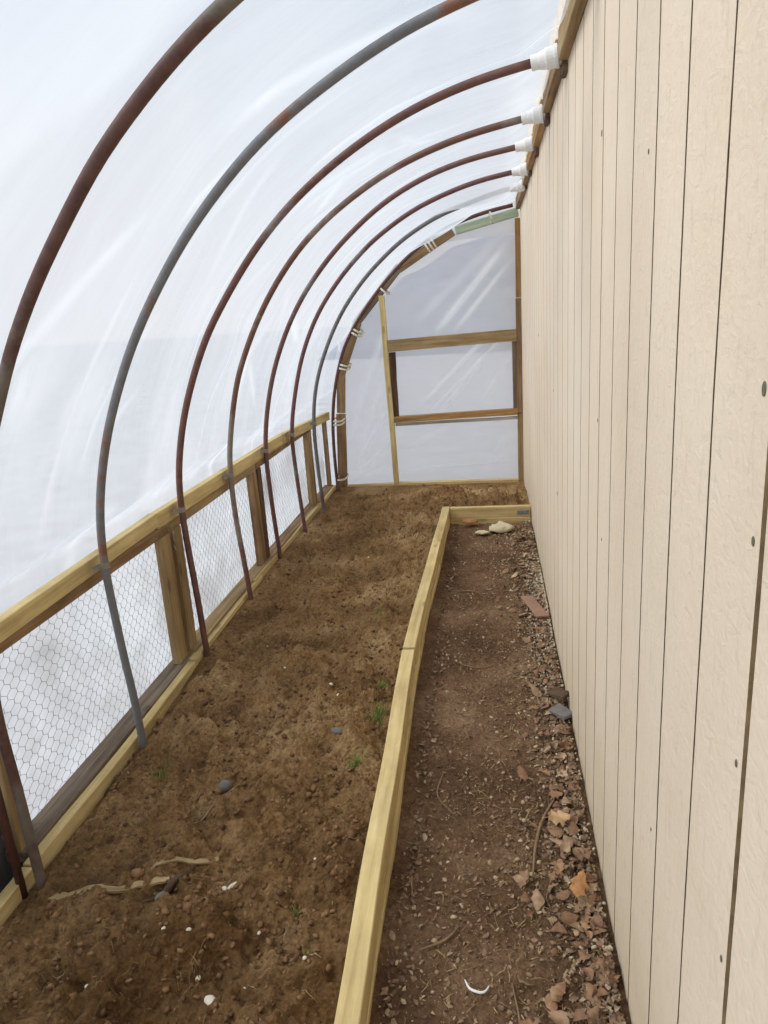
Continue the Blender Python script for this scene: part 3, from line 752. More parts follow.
# end plastic sheet, stapled behind the frame, with slanting tension folds
def arch_z(X):
    pts = AR + [(.281, 2.305)]
    return np.interp(X, [p[0] for p in pts[0:]], [p[1] for p in pts])
def ridge(x, z, p, q, w, fade=0.3):
    """smooth raised fold from p to q"""
    d = np.array(q)-np.array(p); L = np.hypot(*d); d = d/L
    s = (x-p[0])*d[0]+(z-p[1])*d[1]; t = (x-p[0])*-d[1]+(z-p[1])*d[0]
    return np.exp(-(t/w)**2)*smoothstep(0, fade, s)*smoothstep(0, fade, L-s)
def end_sheet(nx=230, nz=300, zt=None):
    xs = np.linspace(0, 1, nx); vs = []
    zz = np.linspace(0, 1, nz)
    Zg = zz[:, None]*2.33*np.ones((1, nx))-.02
    ay = np.array([p[1] for p in AR]+[2.31]); ax = np.array([p[0] for p in AR]+[.281])
    xl = np.interp(Zg, ay, ax)-.03
    Xg = xl + (0.276-xl)*xs[None, :]
    D = 0.010*fbm(Xg*2.2+Zg*1.0, Zg*2.2-Xg, 3, 3)
    FOLDS = (((-.52, 1.30), (.22, 2.12), .040, .022), ((-.36, 1.30), (.25, 1.98), .028, .018), ((-.70, .66), (.02, 1.36), .032, .020), ((-.60, .62), (.22, 1.40), .022, .012),
                         ((-.50, .62), (.10, 1.30), .020, .014), ((-1.36, .02), (-.90, .78), .022, .016), ((-1.34, .05), (-.88, .46), .026, .016), ((-1.30, .10), (-.90, 1.10), .030, .012),
                         ((-1.34, .35), (-.86, 1.55), .040, .012), ((-1.36, .0), (-.88, .27), .020, .012), ((-.70, 1.40), (.20, 2.20), .050, .008), ((-.15, .64), (.24, 1.22), .030, .010), ((-.86, .14), (.24, .20), .012, .006),
                         ((-.86, .30), (-.3, .56), .03, .008), ((-.1, .1), (.24, .55), .04, .008))
    for (p, q, w, a) in FOLDS:
        D = D - a*ridge(Xg, Zg, p, q, w)
    Y = EY+.040+D*1.0
    CRS = np.zeros_like(Xg)
    for (p, q, w, a) in FOLDS: CRS = np.maximum(CRS, a/.022*1.1*ridge(Xg, Zg, p, q, w*.75))
    G = np.stack([Xg, Y, Zg], -1)
    idx = np.arange(nx*nz).reshape(nz, nx)
    F = np.stack([idx[:-1, :-1], idx[:-1, 1:], idx[1:, 1:], idx[1:, :-1]], -1).reshape(-1, 4)
    me = fast_mesh('end_sheet', G.reshape(-1, 3), F, True); set_crease(me, CRS+smoothstep(-.25, .25, fbm(Xg*2, Zg*2, 3, 66))*.2); return me
o = put('end_sheet', end_sheet(), FILM_END)
tag(o, 'grey translucent plastic sheet with slanting folds closing the far end', 'plastic sheet')
# the roof sheet is folded down over the arch: a second layer along its edge
def flap():
    lo = [(-1.345, 1.0), (-1.10, 1.50), (-.876, 1.80), (-.70, 1.985), (-.50, 2.075), (-.305, 2.115), (.0, 2.125), (.272, 2.12)]
    lo = resample(catmull(lo, 8), 60)
    hi = resample(catmull([(-1.37, 1.02), (-1.19, 1.50), (-.98, 1.75), (-.79, 1.96), (-.55, 2.10), (-.30, 2.235), (0, 2.325), (.272, 2.395)], 8), 60)
    R = 8; vs = []
    for j in range(R):
        f = j/(R-1)
        for i in range(60):
            p = lo[i]*(1-f)+hi[i]*f
            vs.append((p[0], EY+.024 - .004*math.sin(i*.9+f*3)*(1-f), p[1]+.006*float(fbm(i*.3, 3., 2))*(1-f)))
    idx = np.arange(R*60).reshape(R, 60)
    F = np.stack([idx[:-1, :-1], idx[:-1, 1:], idx[1:, 1:], idx[1:, :-1]], -1).reshape(-1, 4)
    return fast_mesh('flap', vs, F, True)
o = put('sheet_flap', flap(), FILM_FLAP)
tag(o, 'pale strip of plastic folded down under the arch of the end wall', 'plastic sheet')

# ------------------------------------------------------------------ border boards
BT = .12
def border(name, a, b, z, h, w, lab, mat=YELLOW):
    o = lumber(name, (a[0], a[1], z), (b[0], b[1], z), w, h, mat, wob=.002)
    return tag(o, lab, 'board', 'yellow border boards round the path')
border('border_board', (-.330, .55), (-.3935, 2.930), BT-.043, .086, .056, 'near upper yellow border board running towards the viewer along the left of the path')
border('border_board', (-.397, 2.945), (-.3560, 5.305), BT-.040, .088, .056, 'far upper yellow border board, butting the near one with a small step')
border('border_board', (-.326, .55), (-.386, 3.30), BT-.043-.085, .082, .050, 'near lower yellow border board, under the upper course beside the path')
border('border_board', (-.384, 3.305), (-.350, 5.295), BT-.043-.085, .082, .050, 'far lower yellow border board, under the upper course beside the path')
def cross(z, h, lab, y=5.285):
    o = lumber('border_board', (-.324, y, z), (.274, y-.01, z+.004), .040, h, YELLOW)
    return tag(o, lab, 'board', 'yellow border boards round the path')
cross(BT-.043, .086, 'upper yellow board across the far end of the path')
cross(BT-.043-.085, .082, 'lower yellow board across the far end of the path', 5.282)
for z, l in ((.075, 'upper'), (-.008, 'lower')):
    o = lumber('metal_bracket', (.175, 5.258, z), (.262, 5.256, z+.002), .004, .030, simple_mat('zinc_bracket_'+l, srgb(132, 142, 148), .5, .5, var=.3, scale=60))
    tag(o, 'blue-grey metal bracket on the right end of the %s cross board' % l, 'metal bracket')

# ------------------------------------------------------------------ ground
def bed_h(x, y):
    """soil height inside the bed"""
    x = np.asarray(x, float); y = np.asarray(y, float)
    base = 0.0 + 0.055*smoothstep(-1.35, -.5, x) + .0*y
    base = base + 0.035*fbm(x*2.1, y*2.1, 3, 21)*2
    l = fbm(x*7, y*7, 5, 40, .55)
    m = fbm(x*17+3, y*17, 4, 70, .6)
    f = fbm(x*55, y*55, 3, 90, .6)
    g_ = fbm(x*110, y*110, 2, 95)
    rd = 0.25-np.abs(fbm(x*9+31, y*9, 3, 150))
    h = base + 0.080*l + 0.080*m + 0.034*f + 0.010*g_ + 0.05*(rd-.15)
    # clods: sharp topped bumps
    c = fbm(x*11+5, y*11-3, 3, 120)
    h = h + 0.070*np.maximum(0, c-0.08)*2
    # dug hollows and heaps seen in the foreground
    for (cx, cy, r, a) in ((-.72, 1.36, .15, -.075), (-.62, 1.55, .09, -.04), (-.93, 1.30, .10, -.05), (-.55, 1.25, .12, .045), (-.86, 1.93, .07, .055), (-.80, 1.98, .05, .04), (-1.12, 1.95, .08, .05), (-.80, 1.50, .06, .05),
                         (-.98, 1.62, .05, -.03), (-1.0, 3.0, .12, .03), (-.75, 2.4, .10, .035), (-.52, 2.35, .08, .035), (-.95, 2.5, .07, -.03), (-.6, 3.4, .12, .03), (-1.1, 3.9, .10, .035), (-.65, 4.6, .12, .03), (-1.1, 4.9, .12, .03)):
        h = h + a*np.exp(-((x-cx)**2+(y-cy)**2)/(r*r))
    # settles against boards
    edge = smoothstep(-1.46, -1.33, x)
    h = h*edge + (0.008-.048*smoothstep(3.3, 2.4, y))*(1-edge)
    e2 = smoothstep(5.9, 6.42, y); h = h*(1-e2)+.012*e2
    e3 = smoothstep(-.50, -.41, x)*(y < 5.35); h = h*(1-e3) + np.minimum(h, .085)*e3
    e4 = ((x > -.40) & (y > 5.25) & (y < 5.42)); h = np.where(e4, np.minimum(h, .085), h)
    return h
def path_h(x, y):
    x = np.asarray(x, float); y = np.asarray(y, float)
    h = -.012 + 0.018*fbm(x*2.5+9, y*2.5, 3, 210)*2 + 0.012*fbm(x*12, y*12, 4, 230) + 0.012*fbm(x*50, y*50, 3, 250) + .006*fbm(x*110, y*110, 2, 251)
    h = h + 0.030*smoothstep(.08, .28, x)*(0.6+0.8*vnoise(y*3, x*3, 5))
    h = h + 0.012*smoothstep(-.20, -.32, x)
    return h
def grid_ground(name, x0, x1, dx, ycuts, hf, keep=None):
    xs = np.arange(x0, x1+dx*.5, dx); xs[-1] = x1
    ys = np.concatenate([np.arange(a, b, d) for a, b, d in ycuts])
    X, Y = np.meshgrid(xs, ys); Z = hf(X, Y)
    idx = np.arange(X.size).reshape(X.shape)
    F = np.stack([idx[:-1, :-1], idx[:-1, 1:], idx[1:, 1:], idx[1:, :-1]], -1).reshape(-1, 4)
    V = np.stack([X, Y, Z], -1).reshape(-1, 3)
    if keep is not None:
        c = V[F].mean(1); F = F[keep(c[:, 0], c[:, 1])]
        used = np.unique(F); remap = np.full(len(V), -1); remap[used] = np.arange(len(used)); V = V[used]; F = remap[F]
    return fast_mesh(name, V, F, True)
cuts = [(-.9, 1.0, .02), (1.0, 2.4, .0055), (2.4, 4.0, .008), (4.0, 6.53, .011)]
def in_bed(x, y):
    xb = np.interp(y, [.55, 2.93, 5.3], [-.330, -.395, -.356])
    return (x < xb) | (y > 5.28)
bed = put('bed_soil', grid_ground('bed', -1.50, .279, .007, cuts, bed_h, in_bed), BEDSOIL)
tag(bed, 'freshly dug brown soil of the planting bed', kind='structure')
path = put('path_soil', grid_ground('path', -.37, .279, .007, [(-.9, 1.0, .02), (1.0, 2.4, .0055), (2.4, 5.27, .009)], path_h), PATHSOIL)
tag(path, 'trodden brown soil of the path', kind='structure')

# outside ground and far woods, seen hazily through the sheets
LAWN = simple_mat('pale_winter_lawn', (.50, .485, .485), .95, var=.12, scale=3)
m = mesh_from('lawn', [(-60, -20, -.10), (60, -20, -.10), (60, 90, -.10), (-60, 90, -.10)], [(0, 1, 2, 3)])
tag(put('lawn', m, LAWN), kind='structure', label='pale ground outside the tunnel')
def hills():
    vs = []; fs = []
    xs = np.linspace(-6.4, 9, 44)
    for i, x in enumerate(xs):
        top = float(np.interp(x, [-6.4, -5.3, -4.4, -3.5, -1.3, 1.3, 9], [0, 1.0, 1.9, 2.8, 3.9, 4.4, 4.7]))+.25*float(fbm(x*1.1, 1.0, 3, 300)) 
        for (dy, z) in ((0, -.1), (.5, top*.5), (2, top*.85), (4.5, top), (9, top*.8), (14, -.1)):
            vs.append((x, 26+dy+1.2*float(vnoise(x*.5, z)), z))
    for i in range(len(xs)-1):
        for j in range(5): a = i*6+j; fs.append((a, a+6, a+7, a+1))
    return mesh_from('hills', vs, fs, True)
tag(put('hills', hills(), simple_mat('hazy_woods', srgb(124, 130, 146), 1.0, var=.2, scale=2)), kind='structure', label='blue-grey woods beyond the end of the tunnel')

# ------------------------------------------------------------------ small stuff
def ico(sub):
    bm = bmesh.new(); bmesh.ops.create_icosphere(bm, subdivisions=sub, radius=1); me = bpy.data.meshes.new('i'); bm.to_mesh(me); bm.free()
    v = np.array([tuple(p.co) for p in me.vertices]); f = np.array([tuple(p.vertices) for p in me.polygons]); return v, f
I1 = ico(1); I2 = ico(2)
def rot(n):
    q = rng.normal(size=(n, 4)); q /= np.linalg.norm(q, axis=1)[:, None]
    w, x, y, z = q.T
    return np.stack([np.stack([1-2*(y*y+z*z), 2*(x*y-z*w), 2*(x*z+y*w)], 1), np.stack([2*(x*y+z*w), 1-2*(x*x+z*z), 2*(y*z-x*w)], 1), np.stack([2*(x*z-y*w), 2*(y*z+x*w), 1-2*(x*x+y*y)], 1)], 1)
def scatter_lumps(name, P, S, base=I1, flat=.7, jitter=.28, smooth=False):
    n = len(P); v, f = base
    R = rot(n)
    V = v[None]*(1+jitter*rng.uniform(-1, 1, (n, len(v), 1)))
    V = V*np.stack([rng.uniform(.7, 1.25, n), rng.uniform(.7, 1.2, n), rng.uniform(flat*.7, flat*1.2, n)], 1)[:, None, :]
    V = np.einsum('nij,nvj->nvi', R, V)
    V[:, :, 2] *= .85
    V = V*S[:, None, None]+P[:, None, :]
    F = f[None]+(np.arange(n)*len(v))[:, None, None]
    return fast_mesh(name, V.reshape(-1, 3), F.reshape(-1, 3), smooth)
def bed_pts(n, ylo=.9, yhi=6.45, power=1.6):
    y = ylo+(yhi-ylo)*rng.random(n)**power
    x = rng.uniform(-1.43, -.42, n)
    far = (y > 5.33); x = np.where(far, rng.uniform(-1.40, .26, n), x)
    bad = (~far) & (y > 5.20) & (x > -.42)
    x = np.where(bad, -.6, x)
    return x, y
# crumbs of soil
x, y = bed_pts(15000)
cl = vnoise(x*6, y*6, 77); keep = rng.random(len(x)) < (cl*1.3)
x, y = x[keep], y[keep]; S = 0.0022+0.010*rng.random(len(x))**4.0; S = np.where(rng.random(len(x)) < .006, rng.uniform(.010, .018, len(x)), S)
P = np.stack([x, y, bed_h(x, y)+S*.25], 1)
o = put('soil_crumbs', scatter_lumps('crumbs', P, S, I1, .7, .5), CLOD); tag(o, kind='stuff', label='loose crumbs and clods of soil on the bed', cat='soil')
# pale chips on the path
n = 8000
y = .9+4.3*rng.random(n)**1.3; x = np.where(rng.random(n) < .6, .28-.30*np.abs(rng.normal(0, .55, n)), rng.uniform(-.30, .26, n)); x = np.clip(x, -.31, .262)
kp = rng.random(n) < (.15+1.3*vnoise(x*9, y*7, 55)**1.5); x, y = x[kp], y[kp]
S = .0018+.0075*rng.random(len(x))**2.6
P = np.stack([x, y, path_h(x, y)+S*.3], 1)
o = put('path_chips', scatter_lumps('chips', P, S, I1, .35, .45), CHIP); tag(o, kind='stuff', label='pale wood chips and grit scattered over the path', cat='chips')
# heap of pale gravel by the wall
n = 900
y = rng.normal(3.75, .30, n); x = .275-np.abs(rng.normal(0, .045, n)); y2 = rng.normal(3.3, .9, n//2); x2 = .275-np.abs(rng.normal(0, .05, n//2))
x = np.clip(np.r_[x, x2], .05, .268); y = np.clip(np.r_[y, y2], 1.5, 5.2)
S = rng.uniform(.003, .008, len(x)); P = np.stack([x, y, path_h(x, y)+.012+S*.3], 1)
o = put('gravel', scatter_lumps('gravel', P, S, I1, .6, .4), simple_mat('tan_gravel', srgb(196, 184, 158), .9, var=.15, scale=60)); tag(o, kind='stuff', label='whitish gravel along the foot of the shed wall', cat='gravel')

# straw, roots and twiglets as thin bent strips
def strips(P, L, W, hf, lift=.004, curl=.5):
    n = len(P); k = 5; V = np.zeros((n, k, 2, 3)); a = rng.uniform(0, 2*np.pi, n); c = rng.normal(0, curl, n)
    px, py = P[:, 0].copy(), P[:, 1].copy(); tilt = rng.uniform(0, .35, n)
    for i in range(k):
        s = L/(k-1)
        if i: px = px+np.cos(a)*s; py = py+np.sin(a)*s; a = a+c/(k-1)*2+rng.normal(0, .15, n)
        z = hf(px, py)+lift+tilt*L*math.sin(math.pi*i/(k-1))*.5
        w = W*(1-.5*abs(i/(k-1)-.4)*1.6)
        nx, ny = -np.sin(a), np.cos(a)
        V[:, i, 0] = np.stack([px-nx*w, py-ny*w, z], 1); V[:, i, 1] = np.stack([px+nx*w, py+ny*w, z+w*.4], 1)
    idx = np.arange(n*k*2).reshape(n, k, 2)
    F = np.stack([idx[:, :-1, 0], idx[:, :-1, 1], idx[:, 1:, 1], idx[:, 1:, 0]], -1).reshape(-1, 4)
    return V.reshape(-1, 3), F
def ph_safe(x, y): return path_h(np.clip(x, -.3, .27), y)
n = 2400; y = 1.0+4.1*rng.random(n)**1.3; x = np.clip(rng.normal(0.05, .16, n), -.29, .24)
V1, F1 = strips(np.stack([x, y], 1), rng.uniform(.008, .040, n)*np.where(rng.random(n) < .06, 2, 1), rng.uniform(.0004, .0013, n), ph_safe, .004, .22)
V1[:, 0] = np.clip(V1[:, 0], -.34, .272); V1[:, 1] = np.minimum(V1[:, 1], 5.24)
o = put('path_straw', fast_mesh('straw', V1, F1), STRAW); tag(o, kind='stuff', label='straw bits, dead stems and needles lying on the path', cat='straw')
n = 1300; x, y = bed_pts(n, 1.0, 6.3, 1.4); kp = vnoise(x*3.5, y*3.5, 13) > .5; x, y = x[kp], y[kp]
V1, F1 = strips(np.stack([x, y], 1), rng.uniform(.010, .04, len(x)), rng.uniform(.0004, .0010, len(x)), bed_h, .005, .45)
kx = np.interp(V1[:, 1], [.55, 2.93, 5.3], [-.37, -.43, -.395]); V1[:, 0] = np.where(V1[:, 1] < 5.33, np.minimum(V1[:, 0], kx), np.minimum(V1[:, 0], .27)); V1[:, 0] = np.maximum(V1[:, 0], -1.43)
o = put('bed_straw', fast_mesh('straw', V1, F1), STRAW); tag(o, kind='stuff', label='dry roots and straw bits in the dug soil', cat='straw')

# leaves ---------------------------------------------------------------
def leaf_mesh(kind, seed):
    r = random.Random(seed)
    n = 11; vs = []; fs = []
    curl = r.uniform(.4, 1.6)*r.choice((-1, 1)); bend = r.uniform(-.9, .9)
    for i in range(n):
        t = i/(n-1)
        if kind == 'oak': w = .26*math.sin(math.pi*min(1, t*1.02))**.7*(1+.32*math.cos(t*math.pi*6.5))
        else: w = .30*math.sin(math.pi*t)**.8
        w = max(w, .012)
        for s in (-1, -.5, 0, .5, 1):
            x = t-.5; y = s*w*(1+.15*r.uniform(-1, 1)); z = curl*(s*w)**2*1.6 + bend*.35*(x*x) + .02*r.uniform(-1, 1)
            vs.append((x+.06*abs(s)*(.5-t), y, z))
    for i in range(n-1):
        for j in range(4): a = i*5+j; fs.append((a, a+1, a+6, a+5))
    # stalk
    k = len(vs)
    for (x, y, z) in ((-.5, .008, .01), (-.5, -.008, .01), (-.72, -.006, .03), (-.72, .006, .03)): vs.append((x, y, z+bend*.09))
    fs.append((k, k+1, k+2, k+3))
    return vs, fs
leafsrc = [leaf_mesh('oak' if i % 2 else 'oval', 40+i) for i in range(8)]
# leaf litter: crumbled leaves, uncountable
Vs = []; Fs = []; off = 0
n = 6500
yy = .85+4.3*rng.random(n)**1.35
dens = .40+.9*vnoise(yy*2.2, yy*0+3, 8)
xx = .272-np.abs(rng.normal(0, .095, n))*dens
ex = rng.random(n) < .20+.25*(yy < 1.9); xx = np.where(ex, rng.uniform(-.30, .25, n), xx)
fr = rng.random(n) < .07; xx = np.where(fr, -.30+.06*rng.random(n), xx)
for i in range(n):
    vs, fs = leafsrc[rng.integers(8)]
    v = np.array(vs); s = rng.uniform(.008, .030)
    if ex[i]: s *= .7
    e = Euler((rng.normal(0, .5), rng.normal(0, .5), rng.uniform(0, 6.28))); v = v*s @ np.array(e.to_matrix()).T
    px = min(xx[i], .262-s*.4); v += (px, yy[i], float(path_h(px, yy[i]))+s*.22+rng.random()*.020*float(smoothstep(.10, .25, np.array(px))))
    v[:, 0] = np.minimum(v[:, 0], .2765)
    if yy[i] > 5.2: v[:, 1] = np.minimum(v[:, 1], 5.25)
    Vs.append(v); Fs.append([tuple(a+off for a in f) for f in fs]); off += len(v)
V = np.concatenate(Vs); F = [f for ff in Fs for f in ff]
o = put('leaf_litter', fast_mesh('litter', V, F, True), LITTER); tag(o, kind='stuff', label='crumbled brown leaf litter banked against the shed wall', cat='leaf litter')
# whole leaves, one object each
protos = []
for i in range(8):
    vs, fs = leafsrc[i]; me = mesh_from('dead_leaf', vs, fs, True); me.materials.append(LEAF); protos.append(me)
GL_ = 'dead leaves along the foot of the shed wall'
for i in range(260):
    y = 1.15+3.9*random.random()**1.7
    x = .262-abs(random.gauss(0, .085)); s = random.uniform(.030, .066)
    x = min(x, .275-s*.55)
    o = link(bpy.data.objects.new('dead_leaf', protos[i % 8]))
    o.location = (x, y, float(path_h(x, y))+.014+random.random()*.014)
    o.rotation_euler = (random.gauss(0, .35), random.gauss(0, .35), random.uniform(0, 6.28)); o.scale = (s, s, s)
    tag(o, 'curled brown dead leaf lying at the foot of the shed wall', 'leaf', GL_)
o = link(bpy.data.objects.new('dead_leaf', protos[1].copy())); o.data.materials[0] = leaf_mat('orange_leaf', srgb(176, 124, 76), srgb(166, 114, 68), srgb(186, 136, 88))
o.location = (.205, 1.66, .055); o.rotation_euler = (.2, -.3, 1.2); o.scale = (.085,)*3
tag(o, 'large orange-brown leaf at the foot of the shed wall, brighter than the others', 'leaf')
o = link(bpy.data.objects.new('dead_leaf', protos[3].copy())); o.data.materials[0] = leaf_mat('tan_leaf', srgb(214, 178, 136), srgb(206, 168, 124), srgb(220, 188, 150))
o.location = (.175, 1.93, .055); o.rotation_euler = (.5, .1, .3); o.scale = (.08,)*3
tag(o, 'pale tan leaf with a folded edge beside the shed wall', 'leaf')

# stones ----------------------------------------------------------------
def stone(name, x, y, s, mat, lab, cat, hf, grp=None, sq=(1, .8, .6), seed=0, sink=.3):
    v, f = I2; v = v.copy()
    rr = np.random.default_rng(seed); d = 1+.18*np.array([fbm(a[0]*1.7+seed, a[1]*1.7+a[2], 2, seed) for a in v])*2
    v = v*d[:, None]*np.array(sq)*s
    a = seed*1.3; c, sn = math.cos(a), math.sin(a); v = v @ np.array([[c, sn, 0], [-sn, c, 0], [0, 0, 1]])
    me = fast_mesh(name, v, f, True); o = put(name, me, mat)
    o.location = (x, y, float(hf(x, y))+s*sq[2]*(1-sink)); return tag(o, lab, cat, grp)
bp = [(-.71, 2.70, .011), (-.66, 2.62, .008), (-.55, 2.75, .007), (-.60, 2.83, .007), (-.79, 1.60, .010), (-.84, 1.46, .008), (-.66, 1.50, .006), (-.51, 2.78, .006), (-.90, 1.44, .006), (-.97, 2.9, .007), (-.62, 2.9, .006), (-.78, 1.36, .009), (-.72, 3.3, .007),
      (-.9, 3.6, .006), (-1.15, 3.2, .006), (-.56, 3.9, .008), (-.8, 4.3, .008), (-1.0, 4.7, .009), (-.6, 5.2, .008), (-.55, 1.72, .005), (-.49, 1.36, .006), (-.62, 1.28, .005), (-1.05, 1.30, .007), (-1.12, 2.45, .006)]
for i, (x, y, s) in enumerate(bp):
    stone('pebble', x, y, s, STONE, 'small whitish pebble lying on the dug soil of the bed', 'pebble', bed_h, 'whitish pebbles on the bed', seed=i)
stone('pebble', -.715, 1.285, .016, STONE, 'largest whitish pebble, at the bottom of the bed near the viewer', 'pebble', bed_h, seed=31, sq=(1.3, .8, .5))
stone('pebble', -.775, 1.635, .016, STONE, 'long flat white chip of stone to the right of the half-buried strip of wood', 'pebble', bed_h, seed=32, sq=(1.6, .6, .35))
stone('stone', -.955, 2.06, .026, GSTONE, 'blue-grey stone on the bed, between the two nearest hoop feet and the border', 'stone', bed_h, seed=5, sq=(1, .8, .9))
stone('stone', -.965, 1.56, .018, GSTONE, 'brownish grey stone below the half-buried strip of wood', 'stone', bed_h, seed=8)
stone('stone', -.60, 2.32, .020, GSTONE, 'grey gnarled lump in the middle of the bed', 'stone', bed_h, seed=12, sq=(1.3, .7, .6))
for i in range(46):
    y = 1.7+3.3*random.random(); x = random.uniform(.0, .24); 
    stone('chip_stone', x, y, random.uniform(.005, .009), CHIP, 'pale flattish chip lying on the path', 'stone chip', path_h, 'pale chips on the path', seed=100+i, sq=(1.2, .8, .4))

# half-buried strip of wood, dark stick
def ragged_strip(name, pts, w, th, mat, lab, cat, hf, lift):
    vs = []; fs = []; n = len(pts); pr = []
    for i, (x, y) in enumerate(pts):
        a = pts[max(0, i-1)]; b = pts[min(n-1, i+1)]; d = Vector((b[0]-a[0], b[1]-a[1])).normalized(); nn = Vector((-d.y, d.x))
        ww = w*(.8+.4*random.random()); z = float(hf(x, y))+lift
        pr.append(z)
    zs = [sum(pr[max(0, i-2):i+3])/len(pr[max(0, i-2):i+3]) for i in range(n)]
    for i, (x, y) in enumerate(pts):
        a = pts[max(0, i-1)]; b = pts[min(n-1, i+1)]; d = Vector((b[0]-a[0], b[1]-a[1])).normalized(); nn = Vector((-d.y, d.x))
        ww = w*(.75+.5*random.random())
        for (s, dz) in ((-1, 0), (1, 0), (1, th), (-1, th)): vs.append((x+nn.x*ww*s, y+nn.y*ww*s, zs[i]+dz))
    for i in range(n-1):
        for j in range(4): a = i*4+j; b = i*4+(j+1) % 4; fs.append((a, b, b+4, a+4))
    fs.append((3, 2, 1, 0)); fs.append(tuple((n-1)*4+j for j in range(4)))
    return tag(put(name, mesh_from(name, vs, fs), mat), lab, cat)
sp_ = resample(catmull([(-1.335, 1.585), (-1.22, 1.598), (-1.08, 1.612), (-.985, 1.655)], 8), 22)
ragged_strip('wood_strip', [tuple(p) for p in sp_], .012, .008, BURIED, 'pale splintered strip of wood half buried across the near end of the bed', 'wood strip', bed_h, -.001)
sp_ = resample(catmull([(-1.085, 1.665), (-.98, 1.70), (-.86, 1.735)], 8), 14)
ragged_strip('wood_strip', [tuple(p) for p in sp_], .009, .006, BURIED, 'shorter pale strip of wood just beyond the half-buried one, nearer the border', 'wood strip', bed_h, -.001)
def stick(name, pts, r, mat, lab, hf, lift, taper=.4, cat='stick'):
    p = resample(catmull([(a, b) for a, b in pts], 8), 16)
    z = np.array([float(hf(a, b)) for a, b in p]); z = np.convolve(np.r_[z[0], z[0], z, z[-1], z[-1]], np.ones(5)/5, 'valid')
    pp = [(a, b, c+lift) for (a, b), c in zip(p, z)]
    o = put(name, tube_mesh(pp, r, 7, rfun=lambda t: r*(taper+(1-taper)*math.sin(math.pi*min(1, max(.02, t))))), mat)
    return tag(o, lab, cat)
stick('bark_piece', [(-1.02, 1.55), (-.985, 1.61), (-.93, 1.675)], .012, BARK, 'dark curved piece of bark leaning on the half-buried strip of wood', bed_h, .014, cat='bark')
stick('stick', [(-.885, 2.02), (-.965, 1.93), (-1.0, 1.86)], .004, TWIG, 'thin dry root trailing beside the blue-grey stone', bed_h, .010)
stick('stick', [(.20, 2.12), (.135, 2.0), (.10, 1.86), (.085, 1.74)], .0055, TWIG, 'long bent brown stick beside the leaves at the foot of the shed wall', path_h, .012)
stick('stick', [(-.20, 2.22), (-.215, 2.10), (-.165, 2.02), (-.155, 2.0)], .0028, TWIG, 'thin hooked twig on the left half of the path', path_h, .006)
stick('stick', [(-.22, 1.47), (-.15, 1.52), (-.12, 1.56)], .0035, TWIG, 'short straight twig near the bottom of the path', path_h, .008)
stick('stick', [(.02, 1.20), (.03, 1.30), (.015, 1.40)], .0028, TWIG, 'slim twig pointing at the viewer at the bottom of the path', path_h, .008)
stick('stick', [(-.24, 3.90), (-.16, 3.92), (-.09, 3.91)], .004, STRAW, 'pale straw stem lying across the far half of the path', path_h, .008)
stick('stick', [(.02, 3.05), (-.10, 3.0), (-.2, 3.05)], .003, TWIG, 'thin twig across the middle of the path', path_h, .008)
stick('wire_scrap', [(-.10, 1.40), (-.085, 1.375), (-.055, 1.37), (-.04, 1.39)], .0035, PVC, 'small bright white curl of scrap near the bottom of the path', path_h, .010, cat='scrap')

# terracotta tile, crumpled paper, grey slab
o = lumber('tile_piece', (.165, 3.72, .040), (.235, 3.44, .045), .065, .012, BRICK, up=(.05, 0, 1), rag=.003)
tag(o, 'flat reddish piece of tile lying on the gravel beside the shed wall', 'tile')
def crumpled(name, x, y, z, sx, sy, sz, mat, lab, cat, seed):
    v, f = ico(3); v = v.copy()
    d = np.array([1+.9*fbm(a[0]*2.2+seed, a[1]*2.2+a[2]*1.4, 3, seed)+.5*abs(fbm(a[0]*5+a[2], a[1]*5, 2, seed+4)) for a in v])
    v = v*d[:, None]*np.array((sx, sy, sz)); v[:, 2] = np.maximum(v[:, 2], -sz*.4)
    o = put(name, fast_mesh(name, v, f, False), mat); o.location = (x, y, z); return tag(o, lab, cat)
crumpled('paper_bag', .05, 5.04, .02, .075, .07, .04, PAPER, 'crumpled cream bag lying in the far right corner of the path', 'bag', 3)
crumpled('rag', -.18, 5.19, .03, .05, .03, .022, simple_mat('ochre_leaf_clump', srgb(170, 122, 78), .9), 'small orange-brown crumpled clump against the far cross board', 'debris', 9)
crumpled('paper_scrap', -.08, 4.98, .012, .045, .030, .012, PAPER, 'flat pale scrap to the left of the crumpled cream bag', 'scrap', 14)
o = lumber('slab_piece', (.215, 2.59, .040), (.268, 2.51, .050), .055, .014, GSTONE, up=(-.2, .1, 1), rag=.006)
tag(o, 'small grey slab fragment wedged at the foot of the shed wall', 'slab')
o = lumber('slab_piece', (.215, 2.68, .060), (.270, 2.62, .070), .05, .012, BARK, up=(-.4, .1, 1), rag=.006)
tag(o, 'dark flat chip of wood just beyond the grey slab fragment', 'wood chip')

